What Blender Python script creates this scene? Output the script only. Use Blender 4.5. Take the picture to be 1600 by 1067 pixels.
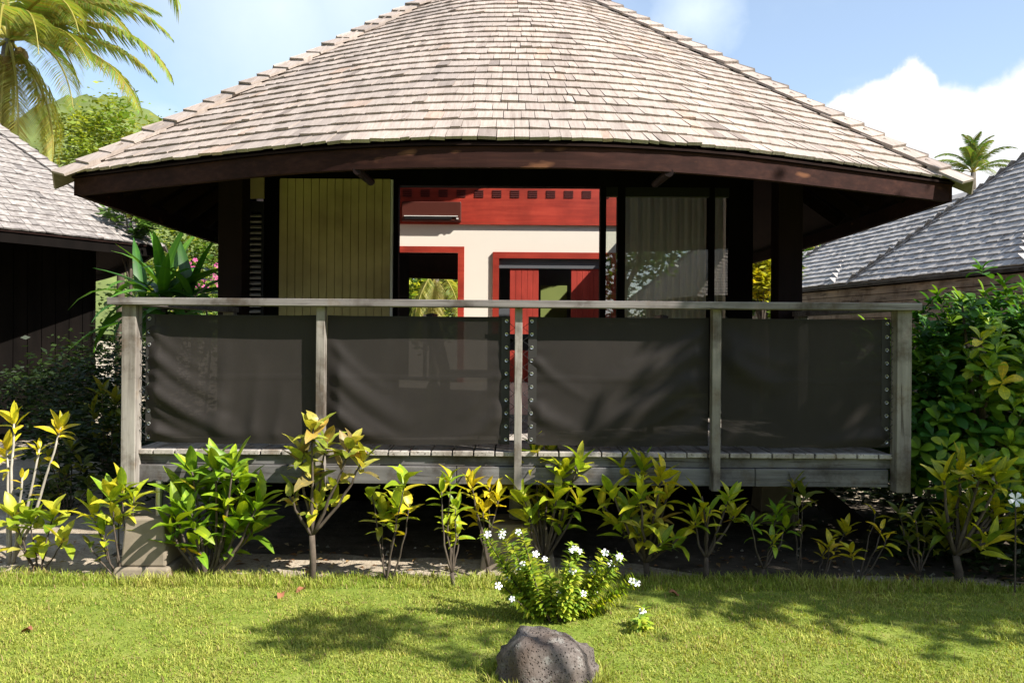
import bpy, math, random
import numpy as np
from mathutils import Vector, Matrix

scene = bpy.context.scene
for o in list(bpy.data.objects):
    bpy.data.objects.remove(o)
col = scene.collection
rnd = random.Random(7)
V = Vector
R = math.radians

# ------------------------------------------------------------------ camera
F = 1244.0            # focal length in photo pixels (1600 wide)
CAM_H = 1.55
ROLL = R(0.42)
HOR = -13.5           # horizon row relative to the picture centre
cd = bpy.data.cameras.new('camera')
cam = bpy.data.objects.new('camera', cd)
col.objects.link(cam)
cd.sensor_width = 36.0
cd.lens = 36.0 * F / 1600
cd.shift_y = HOR / 1600
cd.clip_start = 0.05
cd.clip_end = 3000
cam.matrix_world = Matrix.Translation((0, 0, CAM_H)) @ Matrix.Rotation(R(90), 4, 'X') @ Matrix.Rotation(ROLL, 4, 'Z')
scene.camera = cam

# ------------------------------------------------------------------ light
SUN = V((0.63, -0.36, 0.69)).normalized()          # towards the sun: from the right, a little behind the camera
SUN_EL = math.asin(SUN.z)
SUN_AZ = math.atan2(SUN.x, SUN.y)
sl = bpy.data.lights.new('sun', 'SUN')
sl.energy = 4.8
sl.angle = R(0.53)
sl.color = (1.0, 0.95, 0.87)
so = bpy.data.objects.new('sun', sl)
so.rotation_euler = (-SUN).to_track_quat('-Z', 'Y').to_euler()
so.location = (12, -6, 14)
col.objects.link(so)

scene.view_settings.view_transform = 'Standard'
scene.view_settings.look = 'None'
scene.view_settings.gamma = 1
scene.view_settings.use_curve_mapping = False
scene.view_settings.exposure = 1.2
scene.render.engine = 'CYCLES'
scene.cycles.max_bounces = 7
scene.cycles.transparent_max_bounces = 16
scene.cycles.use_denoising = True


def unroll(px, py):
    x, y = px - 800.0, py - 533.5
    c, s = math.cos(ROLL), math.sin(ROLL)
    return x * c + y * s, -x * s + y * c


def at(px, py, Y):
    """world point at depth Y seen at a photo pixel"""
    x, y = unroll(px, py)
    return V((x / F * Y, Y, CAM_H + (HOR - y) / F * Y))


def on_ground(px, py, z=0.0):
    x, y = unroll(px, py)
    Y = (CAM_H - z) * F / (y - HOR)
    return V((x / F * Y, Y, z))


def seen(p):
    """photo pixel (unrolled frame) and scale of a world point"""
    if p.y < 0.3:
        return None
    return 800 + p.x / p.y * F, 520 - (p.z - CAM_H) / p.y * F, F / p.y


# world: sky with a bank of cumulus on the horizon and thin high cloud
world = bpy.data.worlds.new('World')
scene.world = world
world.use_nodes = True
nt = world.node_tree
nt.nodes.clear()


def nd(t, **kw):
    n = nt.nodes.new(t)
    for k, v in kw.items():
        setattr(n, k, v)
    return n


def lk(a, b):
    nt.links.new(a, b)


def wmath(op, a, b=None, clamp=False):
    n = nd('ShaderNodeMath', operation=op, use_clamp=clamp)
    for i, v in enumerate((a, b)):
        if v is None:
            continue
        if isinstance(v, (int, float)):
            n.inputs[i].default_value = v
        else:
            lk(v, n.inputs[i])
    return n.outputs[0]


SKY_STR = 0.10
out = nd('ShaderNodeOutputWorld')
bg = nd('ShaderNodeBackground')
sky = nd('ShaderNodeTexSky')
sky.sky_type = 'NISHITA'
sky.sun_disc = False
sky.sun_elevation = SUN_EL
sky.sun_rotation = SUN_AZ
sky.air_density = 1.0
sky.dust_density = 0.6
sky.ozone_density = 1.6
tc = nd('ShaderNodeTexCoord')
n1 = nd('ShaderNodeTexNoise')
n1.inputs['Scale'].default_value = 9.0
n1.inputs['Detail'].default_value = 8.0
n1.inputs['Roughness'].default_value = 0.6
lk(tc.outputs['Generated'], n1.inputs['Vector'])
sub = nd('ShaderNodeVectorMath', operation='SUBTRACT')
lk(n1.outputs['Color'], sub.inputs[0])
sub.inputs[1].default_value = (0.5, 0.5, 0.5)
scl = nd('ShaderNodeVectorMath', operation='SCALE')
lk(sub.outputs[0], scl.inputs[0])
scl.inputs['Scale'].default_value = 0.085
add = nd('ShaderNodeVectorMath', operation='ADD')
lk(tc.outputs['Generated'], add.inputs[0])
lk(scl.outputs[0], add.inputs[1])


def px_dir(px, py):
    return (at(px, py, 10.0) - V((0, 0, CAM_H))).normalized()


blobs = [(px_dir(1428, 155), .040), (px_dir(1375, 190), .045), (px_dir(1330, 205), .035), (px_dir(1480, 215), .065),
         (px_dir(1585, 205), .060), (px_dir(1650, 190), .075), (px_dir(1420, 270), .09), (px_dir(1540, 290), .10),
         (px_dir(1330, 290), .08), (px_dir(1230, 330), .08), (px_dir(1130, 330), .07)]
brnd = random.Random(3)
for k in range(9):
    a = R(62 + k * 29)
    e = R(brnd.uniform(3, 10))
    blobs.append((V((math.sin(a) * math.cos(e), math.cos(a) * math.cos(e), math.sin(e))), brnd.uniform(.10, .19)))
field = None
for d, r in blobs:
    dist = nd('ShaderNodeVectorMath', operation='DISTANCE')
    lk(add.outputs[0], dist.inputs[0])
    dist.inputs[1].default_value = d
    f = wmath('SUBTRACT', 1.0, wmath('DIVIDE', dist.outputs['Value'], r))
    field = f if field is None else wmath('MAXIMUM', field, f)
mr = nd('ShaderNodeMapRange', interpolation_type='SMOOTHSTEP')
lk(field, mr.inputs['Value'])
mr.inputs['From Min'].default_value = -0.05
mr.inputs['From Max'].default_value = 0.22
# thin high cloud on a plane overhead
sep = nd('ShaderNodeSeparateXYZ')
lk(tc.outputs['Generated'], sep.inputs[0])
zz = wmath('MAXIMUM', wmath('ADD', sep.outputs['Z'], 0.12), 0.05)
comb = nd('ShaderNodeCombineXYZ')
lk(wmath('DIVIDE', sep.outputs['X'], zz), comb.inputs[0])
lk(wmath('DIVIDE', sep.outputs['Y'], zz), comb.inputs[1])
n2 = nd('ShaderNodeTexNoise')
n2.inputs['Scale'].default_value = 0.9
n2.inputs['Detail'].default_value = 7.0
n2.inputs['Roughness'].default_value = 0.55
n2.inputs['Distortion'].default_value = 0.4
lk(comb.outputs[0], n2.inputs['Vector'])
mr2 = nd('ShaderNodeMapRange', interpolation_type='SMOOTHSTEP')
lk(n2.outputs['Fac'], mr2.inputs['Value'])
mr2.inputs['From Min'].default_value = 0.46
mr2.inputs['From Max'].default_value = 0.74
mr2.inputs['To Max'].default_value = 0.75
# soft cloud
lav = None
for d, r in ((px_dir(430, 10), .20), (px_dir(560, -40), .22), (px_dir(1085, 30), .07)):
    dist = nd('ShaderNodeVectorMath', operation='DISTANCE')
    lk(add.outputs[0], dist.inputs[0])
    dist.inputs[1].default_value = d
    f = wmath('SUBTRACT', 1.0, wmath('DIVIDE', dist.outputs['Value'], r), True)
    lav = f if lav is None else wmath('MAXIMUM', lav, f)
thin = wmath('MAXIMUM', wmath('ADD', wmath('MULTIPLY', mr2.outputs[0], .75), .22), wmath('MULTIPLY', wmath('POWER', lav, 0.8), 0.85))
sk = nd('ShaderNodeVectorMath', operation='SCALE')
lk(sky.outputs[0], sk.inputs[0])
sk.inputs['Scale'].default_value = SKY_STR
m1 = nd('ShaderNodeMix', data_type='RGBA')
lk(thin, m1.inputs['Factor'])
lk(sk.outputs[0], m1.inputs['A'])
m1.inputs['B'].default_value = (0.43, 0.49, 0.545, 1)
m2 = nd('ShaderNodeMix', data_type='RGBA')
lk(mr.outputs[0], m2.inputs['Factor'])
lk(m1.outputs['Result'], m2.inputs['A'])
m2.inputs['B'].default_value = (0.50, 0.505, 0.515, 1)
lk(m2.outputs['Result'], bg.inputs['Color'])
bg.inputs['Strength'].default_value = 1.0
lk(bg.outputs[0], out.inputs['Surface'])

# ------------------------------------------------------------------ materials
M = {}


class Mat:
    def __init__(s, name, rough=0.7, spec=0.3):
        s.m = bpy.data.materials.new(name)
        s.m.use_nodes = True
        s.nt = s.m.node_tree
        s.p = s.nt.nodes['Principled BSDF']
        s.p.inputs['Roughness'].default_value = rough
        s.p.inputs['Specular IOR Level'].default_value = spec
        M[name] = s.m

    def n(s, t, **kw):
        x = s.nt.nodes.new(t)
        for k, v in kw.items():
            setattr(x, k, v)
        return x

    def l(s, a, b):
        s.nt.links.new(a, b)

    def coord(s, scale=(1, 1, 1)):
        t = s.n('ShaderNodeTexCoord')
        mp = s.n('ShaderNodeMapping')
        mp.inputs['Scale'].default_value = scale
        s.l(t.outputs['Object'], mp.inputs['Vector'])
        return mp.outputs[0]

    def noise(s, vec, scale=5, detail=5, rough=.55):
        x = s.n('ShaderNodeTexNoise')
        x.inputs['Scale'].default_value = scale
        x.inputs['Detail'].default_value = detail
        x.inputs['Roughness'].default_value = rough
        if vec is not None:
            s.l(vec, x.inputs['Vector'])
        return x.outputs['Fac']

    def ramp(s, fac, stops):
        x = s.n('ShaderNodeValToRGB')
        e = x.color_ramp.elements
        while len(e) < len(stops):
            e.new(0.5)
        for el, (p, c) in zip(e, stops):
            el.position = p
            el.color = tuple(c) + (1,)
        s.l(fac, x.inputs[0])
        return x.outputs[0]

    def mix(s, fac, a, b, blend='MIX'):
        x = s.n('ShaderNodeMix', data_type='RGBA', blend_type=blend)
        for nm, v in (('Factor', fac), ('A', a), ('B', b)):
            if isinstance(v, (int, float)):
                x.inputs[nm].default_value = v
            elif isinstance(v, tuple):
                x.inputs[nm].default_value = v if len(v) == 4 else v + (1,)
            else:
                s.l(v, x.inputs[nm])
        return x.outputs['Result']

    def mathn(s, op, a, b):
        x = s.n('ShaderNodeMath', operation=op)
        for i, v in enumerate((a, b)):
            if isinstance(v, (int, float)):
                x.inputs[i].default_value = v
            else:
                s.l(v, x.inputs[i])
        return x.outputs[0]

    def base(s, c):
        if isinstance(c, tuple):
            s.p.inputs['Base Color'].default_value = c + (1,)
        else:
            s.l(c, s.p.inputs['Base Color'])
        return s

    def bump(s, h, strength=.4, dist=.01):
        b = s.n('ShaderNodeBump')
        b.inputs['Strength'].default_value = strength
        b.inputs['Distance'].default_value = dist
        s.l(h, b.inputs['Height'])
        s.l(b.outputs[0], s.p.inputs['Normal'])
        return s


def wood(name, stops, scale, rough=.75, bump=.3, spec=.25, knots=0.0, tint=False):
    m = Mat(name, rough, spec)
    v = m.coord(scale)
    g = m.noise(v, 1.0, 6, .65)
    c = m.ramp(g, stops)
    big = m.noise(m.coord((1.3, 1.3, 1.3)), 1.7, 4)
    c = m.mix(m.ramp(big, [(.35, (0, 0, 0)), (.7, (1, 1, 1))]), c, m.mix(1.0, c, (.55, .52, .5), 'MULTIPLY'))
    oi = m.n('ShaderNodeObjectInfo')
    c = m.mix(m.mathn('MULTIPLY', oi.outputs['Random'], .45), c, (stops[0][1]))
    if name.startswith(('weathered', 'deck', 'siding')):
        st = m.noise(m.coord((4.5, 4.5, 4.5)), 1.0, 6, .7)
        c = m.mix(m.ramp(st, [(.50, (0, 0, 0)), (.66, (.85, .85, .85))]), c, m.mix(1.0, c, (.42, .37, .33), 'MULTIPLY'))
        st2 = m.noise(m.coord((9, 9, 9)), 1.0, 3, .5)
        c = m.mix(m.ramp(st2, [(.58, (0, 0, 0)), (.70, (.55, .55, .55))]), c, m.mix(1.0, c, (1.35, 1.25, 1.1), 'MULTIPLY'))
        ck = m.noise(m.coord(tuple(q * 2.2 for q in scale)), 1.0, 2, .4)
        c = m.mix(m.ramp(ck, [(.30, (.8, .8, .8)), (.37, (0, 0, 0))]), c, m.mix(1.0, c, (.25, .22, .20), 'MULTIPLY'))
    if knots:
        k = m.noise(m.coord((3.2, 3.2, 9)), 1.0, 2)
        c = m.mix(m.ramp(k, [(.66, (0, 0, 0)), (.74, (1, 1, 1))]), c, (.13, .055, .028))
    m.base(c).bump(g, bump, .004)
    return m.m


# weathered shingle: tint carries each shingle's own colour
m = Mat('shingle', .8, .25)
att = m.n('ShaderNodeAttribute', attribute_name='tint')
t = att.outputs['Fac']
c = m.ramp(t, [(0.0, (.18, .145, .125)), (.22, (.30, .250, .218)), (.6, (.40, .338, .295)), (.85, (.43, .35, .295)), (1.0, (.36, .25, .19))])
gr = m.noise(m.coord((55, 5, 5)), 1.0, 5, .7)
c = m.mix(m.ramp(gr, [(.3, (1, 1, 1)), (.62, (0, 0, 0))]), c, m.mix(1.0, c, (.72, .69, .67), 'MULTIPLY'))
bigm = m.noise(m.coord(), 1.1, 5)
c = m.mix(m.ramp(bigm, [(.45, (0, 0, 0)), (.75, (.6, .6, .6))]), c, (.24, .205, .185))
stk = m.noise(m.coord((7, .7, .7)), 1.0, 4, .6)
c = m.mix(m.ramp(stk, [(.52, (0, 0, 0)), (.70, (.55, .55, .55))]), c, m.mix(1.0, c, (.62, .60, .58), 'MULTIPLY'))
m.base(c).bump(gr, .35, .006)
m = Mat('shingle_old', .85, .15)
att = m.n('ShaderNodeAttribute', attribute_name='tint')
c = m.ramp(att.outputs['Fac'], [(0.0, (.12, .112, .108)), (.35, (.25, .228, .212)), (.7, (.34, .308, .285)), (1.0, (.38, .33, .295))])
gr = m.noise(m.coord((9, 9, 30)), 1.0, 5, .7)
c = m.mix(m.ramp(gr, [(.4, (0, 0, 0)), (.62, (.8, .8, .8))]), c, (.11, .095, .09))
m.base(c).bump(gr, .35, .006)
m = Mat('shingle_grey', .75, .2)
att = m.n('ShaderNodeAttribute', attribute_name='tint')
c = m.ramp(att.outputs['Fac'], [(0.0, (.25, .232, .218)), (.5, (.41, .385, .365)), (1.0, (.53, .495, .465))])
gr = m.noise(m.coord((30, 30, 4)), 1.0, 4, .7)
c = m.mix(m.mathn('MULTIPLY', gr, .5), c, (.22, .21, .205))
m.base(c).bump(gr, .3, .006)

wood('fascia_wood', [(.3, (.020, .007, .005)), (.5, (.034, .012, .009)), (.72, (.062, .024, .016))], (1.2, 30, 30), .75, .3, .12, knots=1)
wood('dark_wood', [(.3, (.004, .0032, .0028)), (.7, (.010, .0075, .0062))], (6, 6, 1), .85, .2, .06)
wood('soffit_wood', [(.3, (.012, .006, .005)), (.7, (.026, .013, .010))], (6, 3, 3), .85, .2, .08)
wood('post_wood', [(.3, (.011, .0055, .005)), (.7, (.022, .010, .009))], (18, 18, 1.2), .7, .2, .12)
wood('weathered', [(.28, (.16, .142, .124)), (.5, (.29, .262, .232)), (.75, (.43, .395, .355))], (22, 22, 1.3), .85, .5)
wood('weathered_rail', [(.28, (.12, .107, .10)), (.5, (.22, .20, .19)), (.75, (.34, .31, .295))], (1.2, 40, 40), .8, .5)
wood('weathered_beam', [(.28, (.09, .086, .083)), (.5, (.165, .158, .155)), (.75, (.25, .24, .235))], (1.2, 26, 26), .85, .5)
wood('deck_wood', [(.28, (.30, .27, .24)), (.5, (.44, .40, .36)), (.75, (.56, .51, .46))], (30, 1.5, 30), .8, .4)
wood('siding_wood', [(.28, (.13, .098, .07)), (.5, (.26, .195, .135)), (.78, (.42, .30, .19))], (3, .8, 9), .85, .5)
wood('red_wood', [(.3, (.26, .024, .013)), (.5, (.36, .038, .020)), (.75, (.46, .06, .032))], (1.0, 12, 14), .45, .1, .4)
wood('red_panel', [(.3, (.32, .034, .022)), (.7, (.44, .058, .038))], (14, 12, 1), .45, .1, .4)
wood('olive_board', [(.3, (.46, .365, .16)), (.7, (.56, .45, .205))], (12, 12, 1), .6, .08)
wood('furniture_wood', [(.3, (.018, .010, .008)), (.7, (.04, .022, .016))], (9, 9, 2), .5, .1)
wood('bark', [(.3, (.055, .042, .032)), (.55, (.115, .09, .068)), (.8, (.20, .17, .13))], (25, 25, 12), .9, .6)
wood('pale_bark', [(.3, (.30, .27, .22)), (.7, (.52, .48, .42))], (25, 25, 12), .9, .5)
wood('palm_trunk', [(.3, (.10, .085, .07)), (.7, (.24, .21, .17))], (6, 6, 18), .9, .6)


def plain(name, c, rough=.6, spec=.3, vary=.25, scale=4, metal=0.0):
    m = Mat(name, rough, spec)
    m.p.inputs['Metallic'].default_value = metal
    g = m.noise(m.coord((scale, scale, scale)), 1.0, 5, .6)
    m.base(m.mix(m.mathn('MULTIPLY', g, vary * 2), c, tuple(x * .6 for x in c))).bump(g, .15, .003)
    return m.m


plain('cream_wall', (.68, .62, .535), .7, .2, .05)
plain('interior_floor', (.60, .54, .46), .5, .3, .2)
plain('vent_red', (.07, .010, .008), .7)
plain('grey_paint', (.10, .105, .115), .6)
plain('green_panel', (.20, .24, .07), .5)
plain('black_frame', (.012, .011, .011), .4, .4)
plain('pale_edge', (.72, .70, .66), .5)
plain('ac_case', (.085, .022, .015), .4, .4)
plain('metal', (.55, .55, .54), .35, .5, .1, 4, .9)
plain('cord', (.03, .03, .03), .8)
plain('concrete', (.31, .255, .19), .95, .15, .7, 14)
plain('louvre_pale', (.55, .49, .43), .6)
plain('petal_white', (.80, .80, .84), .55)
plain('petal_pink', (.60, .10, .28), .6)
plain('hill', (.15, .19, .06), .9, .1, .8, .25)
plain('dry_leaf', (.30, .12, .06), .8)
plain('coconut', (.22, .14, .03), .6)
plain('bottle', (.35, .40, .10), .2, .5)

# rock
m = Mat('rock', .9, .2)
g = m.noise(m.coord(), 9, 8, .7)
vo = m.n('ShaderNodeTexVoronoi')
vo.inputs['Scale'].default_value = 75
m.l(m.coord(), vo.inputs['Vector'])
pit = m.ramp(vo.outputs['Distance'], [(.12, (0, 0, 0)), (.35, (1, 1, 1))])
c = m.ramp(g, [(.3, (.055, .045, .040)), (.5, (.12, .10, .088)), (.7, (.22, .19, .17))])
c = m.mix(m.mathn('MULTIPLY', m.noise(m.coord(), 5, 3), .7), c, m.mix(1.0, c, pit, 'MULTIPLY'))
li = m.noise(m.coord(), 11, 6, .7)
c = m.mix(m.ramp(li, [(.56, (0, 0, 0)), (.64, (.7, .7, .7))]), c, (.27, .26, .235))
c = m.mix(m.ramp(m.noise(m.coord(), 3.5, 4), [(.45, (0, 0, 0)), (.7, (.75, .75, .75))]), c, (.075, .05, .036))
m.base(c).bump(m.mathn('ADD', m.mathn('MULTIPLY', pit, .4), g), .9, .02)

# ground
m = Mat('sand', .95, .1)
g = m.noise(m.coord(), 3.0, 8, .65)
g2 = m.noise(m.coord(), 40.0, 5, .7)
c = m.ramp(g, [(.3, (.27, .22, .16)), (.55, (.42, .355, .27)), (.75, (.52, .45, .35))])
c = m.mix(m.ramp(g2, [(.35, (1, 1, 1)), (.5, (0, 0, 0))]), c, m.mix(1.0, c, (.55, .5, .45), 'MULTIPLY'))
m.base(c).bump(m.mathn('ADD', g, m.mathn('MULTIPLY', g2, .6)), .8, .03)
m = Mat('turf', .95, .1)
g = m.noise(m.coord(), 6.0, 6, .65)
m.base(m.ramp(g, [(.3, (.10, .15, .02)), (.55, (.18, .215, .04)), (.8, (.26, .25, .08))]))


# leaves: Object colour (single leaves) or a colour attribute (masses), with translucency
def leaf_mat(name, attr=None, mottle=0.0, transl=.32, rough=.42, spec=.4):
    m = Mat(name, rough, spec)
    if attr:
        a = m.n('ShaderNodeAttribute', attribute_name=attr)
        c = a.outputs['Color']
    else:
        oi = m.n('ShaderNodeObjectInfo')
        c = oi.outputs['Color']
    if mottle:
        oi2 = m.n('ShaderNodeObjectInfo')
        t = m.n('ShaderNodeTexCoord')
        av = m.n('ShaderNodeVectorMath', operation='ADD')
        cx = m.n('ShaderNodeCombineXYZ')
        m.l(m.mathn('MULTIPLY', oi2.outputs['Random'], 40.0), cx.inputs[0])
        m.l(t.outputs['Object'], av.inputs[0])
        m.l(cx.outputs[0], av.inputs[1])
        g = m.noise(av.outputs[0], 4.5, 4, .6)
        c = m.mix(m.ramp(g, [(.50, (0, 0, 0)), (.62, (mottle,) * 3)]), c, m.mix(1.0, c, (1.45, 1.3, .8), 'MULTIPLY'))
        c = m.mix(m.ramp(g, [(.30, (mottle,) * 3), (.40, (0, 0, 0))]), c, m.mix(1.0, c, (.50, .62, .6), 'MULTIPLY'))
        sp = m.noise(av.outputs[0], 14, 3, .6)
        c = m.mix(m.ramp(sp, [(.66, (0, 0, 0)), (.72, (.8, .8, .8))]), c, (.14, .085, .03))
        # midrib
        sx = m.n('ShaderNodeSeparateXYZ')
        m.l(t.outputs['Object'], sx.inputs[0])
        rib = m.mathn('ABSOLUTE', sx.outputs[0], 0)
        c = m.mix(m.ramp(rib, [(.006, (.55, .55, .55)), (.016, (0, 0, 0))]), c, m.mix(1.0, c, (1.7, 1.5, 1.3), 'MULTIPLY'))
    m.base(c)
    tr = m.n('ShaderNodeBsdfTranslucent')
    m.l(m.mix(1.0, c, (1.5, 1.45, .6), 'MULTIPLY'), tr.inputs['Color'])
    ms = m.n('ShaderNodeMixShader')
    ms.inputs[0].default_value = transl
    m.l(m.p.outputs[0], ms.inputs[1])
    m.l(tr.outputs[0], ms.inputs[2])
    o = m.nt.nodes['Material Output']
    m.l(ms.outputs[0], o.inputs['Surface'])
    return m.m


leaf_mat('leaf', None, .85)
leaf_mat('leaf_mass', 'Col', 0, .35, .5, .35)
leaf_mat('grass_mass', 'Col', 0, .35, .6, .2)

# screen fabric: an open weave, see-through between the threads
m = Mat('screen_fabric', .6, .12)
g = m.noise(m.coord((1, 1, 1)), 90, 2, .5)
g2 = m.noise(m.coord((2.2, 2.2, 1.4)), 1.0, 5, .6)
c = m.mix(m.ramp(g2, [(.4, (0, 0, 0)), (.75, (1, 1, 1))]), (.025, .0212, .019), (.037, .031, .027))
m.base(m.mix(m.mathn('MULTIPLY', g, .4), c, (.016, .014, .0125)))
tp = m.n('ShaderNodeBsdfTransparent')
ms = m.n('ShaderNodeMixShader')
ms.inputs[0].default_value = .022
m.l(m.p.outputs[0], ms.inputs[1])
m.l(tp.outputs[0], ms.inputs[2])
m.l(ms.outputs[0], m.nt.nodes['Material Output'].inputs['Surface'])
plain('screen_hem', (.030, .027, .025), .6)

# window glass: thin, mirrors and lets through
m = Mat('glass', .02, .5)
gl = m.n('ShaderNodeBsdfGlossy')
gl.inputs['Roughness'].default_value = .0
gl.inputs['Color'].default_value = (1, 1, 1, 1)
tp = m.n('ShaderNodeBsdfTransparent')
tp.inputs['Color'].default_value = (.93, .97, .94, 1)
ms = m.n('ShaderNodeMixShader')
lw = m.n('ShaderNodeFresnel')
lw.inputs['IOR'].default_value = 2.1
m.l(lw.outputs[0], ms.inputs[0])
m.l(tp.outputs[0], ms.inputs[1])
m.l(gl.outputs[0], ms.inputs[2])
m.l(ms.outputs[0], m.nt.nodes['Material Output'].inputs['Surface'])
# curtain
m = Mat('curtain_cloth', .9, .1)
m.base((.84, .82, .70))
tr = m.n('ShaderNodeBsdfTranslucent')
tr.inputs['Color'].default_value = (.84, .82, .70, 1)
ms = m.n('ShaderNodeMixShader')
ms.inputs[0].default_value = .6
m.l(m.p.outputs[0], ms.inputs[1])
m.l(tr.outputs[0], ms.inputs[2])
m.l(ms.outputs[0], m.nt.nodes['Material Output'].inputs['Surface'])

# ------------------------------------------------------------------ builders
ORG = {}


def link(o, parent=None):
    col.objects.link(o)
    if parent is not None:
        o.parent = parent
    return o


def tag(o, label=None, cat=None, group=None, kind=None):
    if label:
        o['label'] = label
    if cat:
        o['category'] = cat
    if group:
        o['group'] = group
    if kind:
        o['kind'] = kind
    return o


def thing(name, label, cat, loc, group=None):
    o = bpy.data.objects.new(name, None)
    o.empty_display_size = .2
    o.location = loc
    col.objects.link(o)
    ORG[o.name] = V(loc)
    return tag(o, label, cat, group)


def org_of(p):
    if p is None:
        return V((0, 0, 0))
    return ORG[p.name]


class MB:
    """collects shapes in world coordinates"""

    def __init__(s):
        s.v, s.f, s.tint, s.colr = [], [], [], []

    def box8(s, pts):
        b = len(s.v)
        s.v += [tuple(p) for p in pts]
        for q in ((0, 3, 2, 1), (4, 5, 6, 7), (0, 1, 5, 4), (1, 2, 6, 5), (2, 3, 7, 6), (3, 0, 4, 7)):
            s.f.append(tuple(b + i for i in q))
        return s

    def box(s, x0, x1, y0, y1, z0, z1):
        return s.box8([(x0, y0, z0), (x1, y0, z0), (x1, y1, z0), (x0, y1, z0), (x0, y0, z1), (x1, y0, z1), (x1, y1, z1), (x0, y1, z1)])

    def bar(s, a, b, w, h, up=V((0, 0, 1))):
        a, b = V(a), V(b)
        d = (b - a).normalized()
        sd = d.cross(up)
        if sd.length < 1e-4:
            sd = V((1, 0, 0))
        sd.normalize()
        u = sd.cross(d).normalized()
        sd, u = sd * w / 2, u * h / 2
        return s.box8([a - sd - u, a + sd - u, b + sd - u, b - sd - u, a - sd + u, a + sd + u, b + sd + u, b - sd + u])

    def tube(s, pts, radii, n=6, cap=True):
        pts = [V(p) for p in pts]
        base = len(s.v)
        ref = V((.31, .77, .2))
        for i, p in enumerate(pts):
            d = (pts[min(i + 1, len(pts) - 1)] - pts[max(i - 1, 0)]).normalized()
            a = d.cross(ref)
            if a.length < 1e-3:
                a = d.cross(V((1, 0, 0)))
            a.normalize()
            b = d.cross(a)
            for k in range(n):
                th = 2 * math.pi * k / n
                s.v.append(tuple(p + (a * math.cos(th) + b * math.sin(th)) * radii[i]))
        for i in range(len(pts) - 1):
            for k in range(n):
                k2 = (k + 1) % n
                s.f.append((base + i * n + k, base + i * n + k2, base + (i + 1) * n + k2, base + (i + 1) * n + k))
        if cap:
            s.f.append(tuple(base + k for k in reversed(range(n))))
            s.f.append(tuple(base + (len(pts) - 1) * n + k for k in range(n)))
        return s

    def poly(s, pts):
        b = len(s.v)
        s.v += [tuple(p) for p in pts]
        s.f.append(tuple(range(b, b + len(pts))))
        return s

    def build(s, name, mat, parent=None, smooth=False, bevel=0.0):
        og = org_of(parent)
        me = bpy.data.meshes.new(name)
        me.from_pydata([(x - og.x, y - og.y, z - og.z) for x, y, z in s.v], [], s.f)
        if mat:
            me.materials.append(M[mat])
        if s.tint:
            a = me.attributes.new('tint', 'FLOAT', 'POINT')
            a.data.foreach_set('value', np.array(s.tint, dtype=np.float32))
        if s.colr:
            a = me.attributes.new('Col', 'FLOAT_COLOR', 'POINT')
            a.data.foreach_set('color', np.array(s.colr, dtype=np.float32).ravel())
        if smooth:
            me.polygons.foreach_set('use_smooth', np.ones(len(me.polygons), dtype=bool))
        o = bpy.data.objects.new(name, me)
        link(o, parent)
        ORG[o.name] = og.copy()
        if bevel:
            bv = o.modifiers.new('bevel', 'BEVEL')
            bv.width = bevel
            bv.segments = 2
            bv.limit_method = 'ANGLE'
        return o


def fast_mesh(name, verts, faces_flat, nper, mat, parent=None, colr=None):
    """numpy arrays to one mesh; every face has nper corners"""
    og = org_of(parent)
    me = bpy.data.meshes.new(name)
    verts = verts - np.array(og)[None, :]
    nf = len(faces_flat) // nper
    me.vertices.add(len(verts))
    me.vertices.foreach_set('co', verts.astype(np.float32).ravel())
    me.loops.add(len(faces_flat))
    me.loops.foreach_set('vertex_index', faces_flat.astype(np.int32))
    me.polygons.add(nf)
    me.polygons.foreach_set('loop_start', np.arange(0, nf * nper, nper, dtype=np.int32))
    if colr is not None:
        a = me.attributes.new('Col', 'FLOAT_COLOR', 'POINT')
        a.data.foreach_set('color', colr.astype(np.float32).ravel())
    me.update(calc_edges=True)
    me.validate()
    me.materials.append(M[mat])
    o = bpy.data.objects.new(name, me)
    link(o, parent)
    ORG[o.name] = og.copy()
    return o


# ------------------------------------------------------------------ ground
b = MB()
n = 24
ring = [(0, 0)]
b.v.append((0, 6, 0))
for k, r in enumerate((6, 20, 80, 300, 1500)):
    for i in range(n):
        a = 2 * math.pi * i / n
        b.v.append((r * math.cos(a), 6 + r * math.sin(a), 0))
for i in range(n):
    b.f.append((0, 1 + i, 1 + (i + 1) % n))
for k in range(4):
    for i in range(n):
        j = (i + 1) % n
        b.f.append((1 + k * n + i, 1 + (k + 1) * n + i, 1 + (k + 1) * n + j, 1 + k * n + j))
tag(b.build('ground', 'sand'), 'pale sandy soil around and under the bungalow', kind='structure')


m = Mat('shade_soil', .95, .08)  # dark colour paints the shade of deck and tree into the ground
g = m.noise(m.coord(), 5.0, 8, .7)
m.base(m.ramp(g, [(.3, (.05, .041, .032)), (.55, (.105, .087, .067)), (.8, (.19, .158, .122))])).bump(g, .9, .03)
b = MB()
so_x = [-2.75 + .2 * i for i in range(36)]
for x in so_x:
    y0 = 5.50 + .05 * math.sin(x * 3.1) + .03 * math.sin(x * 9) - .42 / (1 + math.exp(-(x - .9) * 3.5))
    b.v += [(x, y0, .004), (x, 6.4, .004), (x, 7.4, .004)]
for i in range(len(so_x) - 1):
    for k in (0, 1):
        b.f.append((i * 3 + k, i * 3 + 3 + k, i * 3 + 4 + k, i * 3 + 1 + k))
tag(b.build('soil', 'shade_soil'), 'soil under the deck with its shade painted in dark', kind='structure')


def lawn_edge(x):
    return 5.00 + .035 * math.sin(x * 1.7 + .4) + .02 * math.sin(x * 5.3) - .10 * max(0, (x - 2.0)) + .05 * min(0, x + 2)


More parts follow.
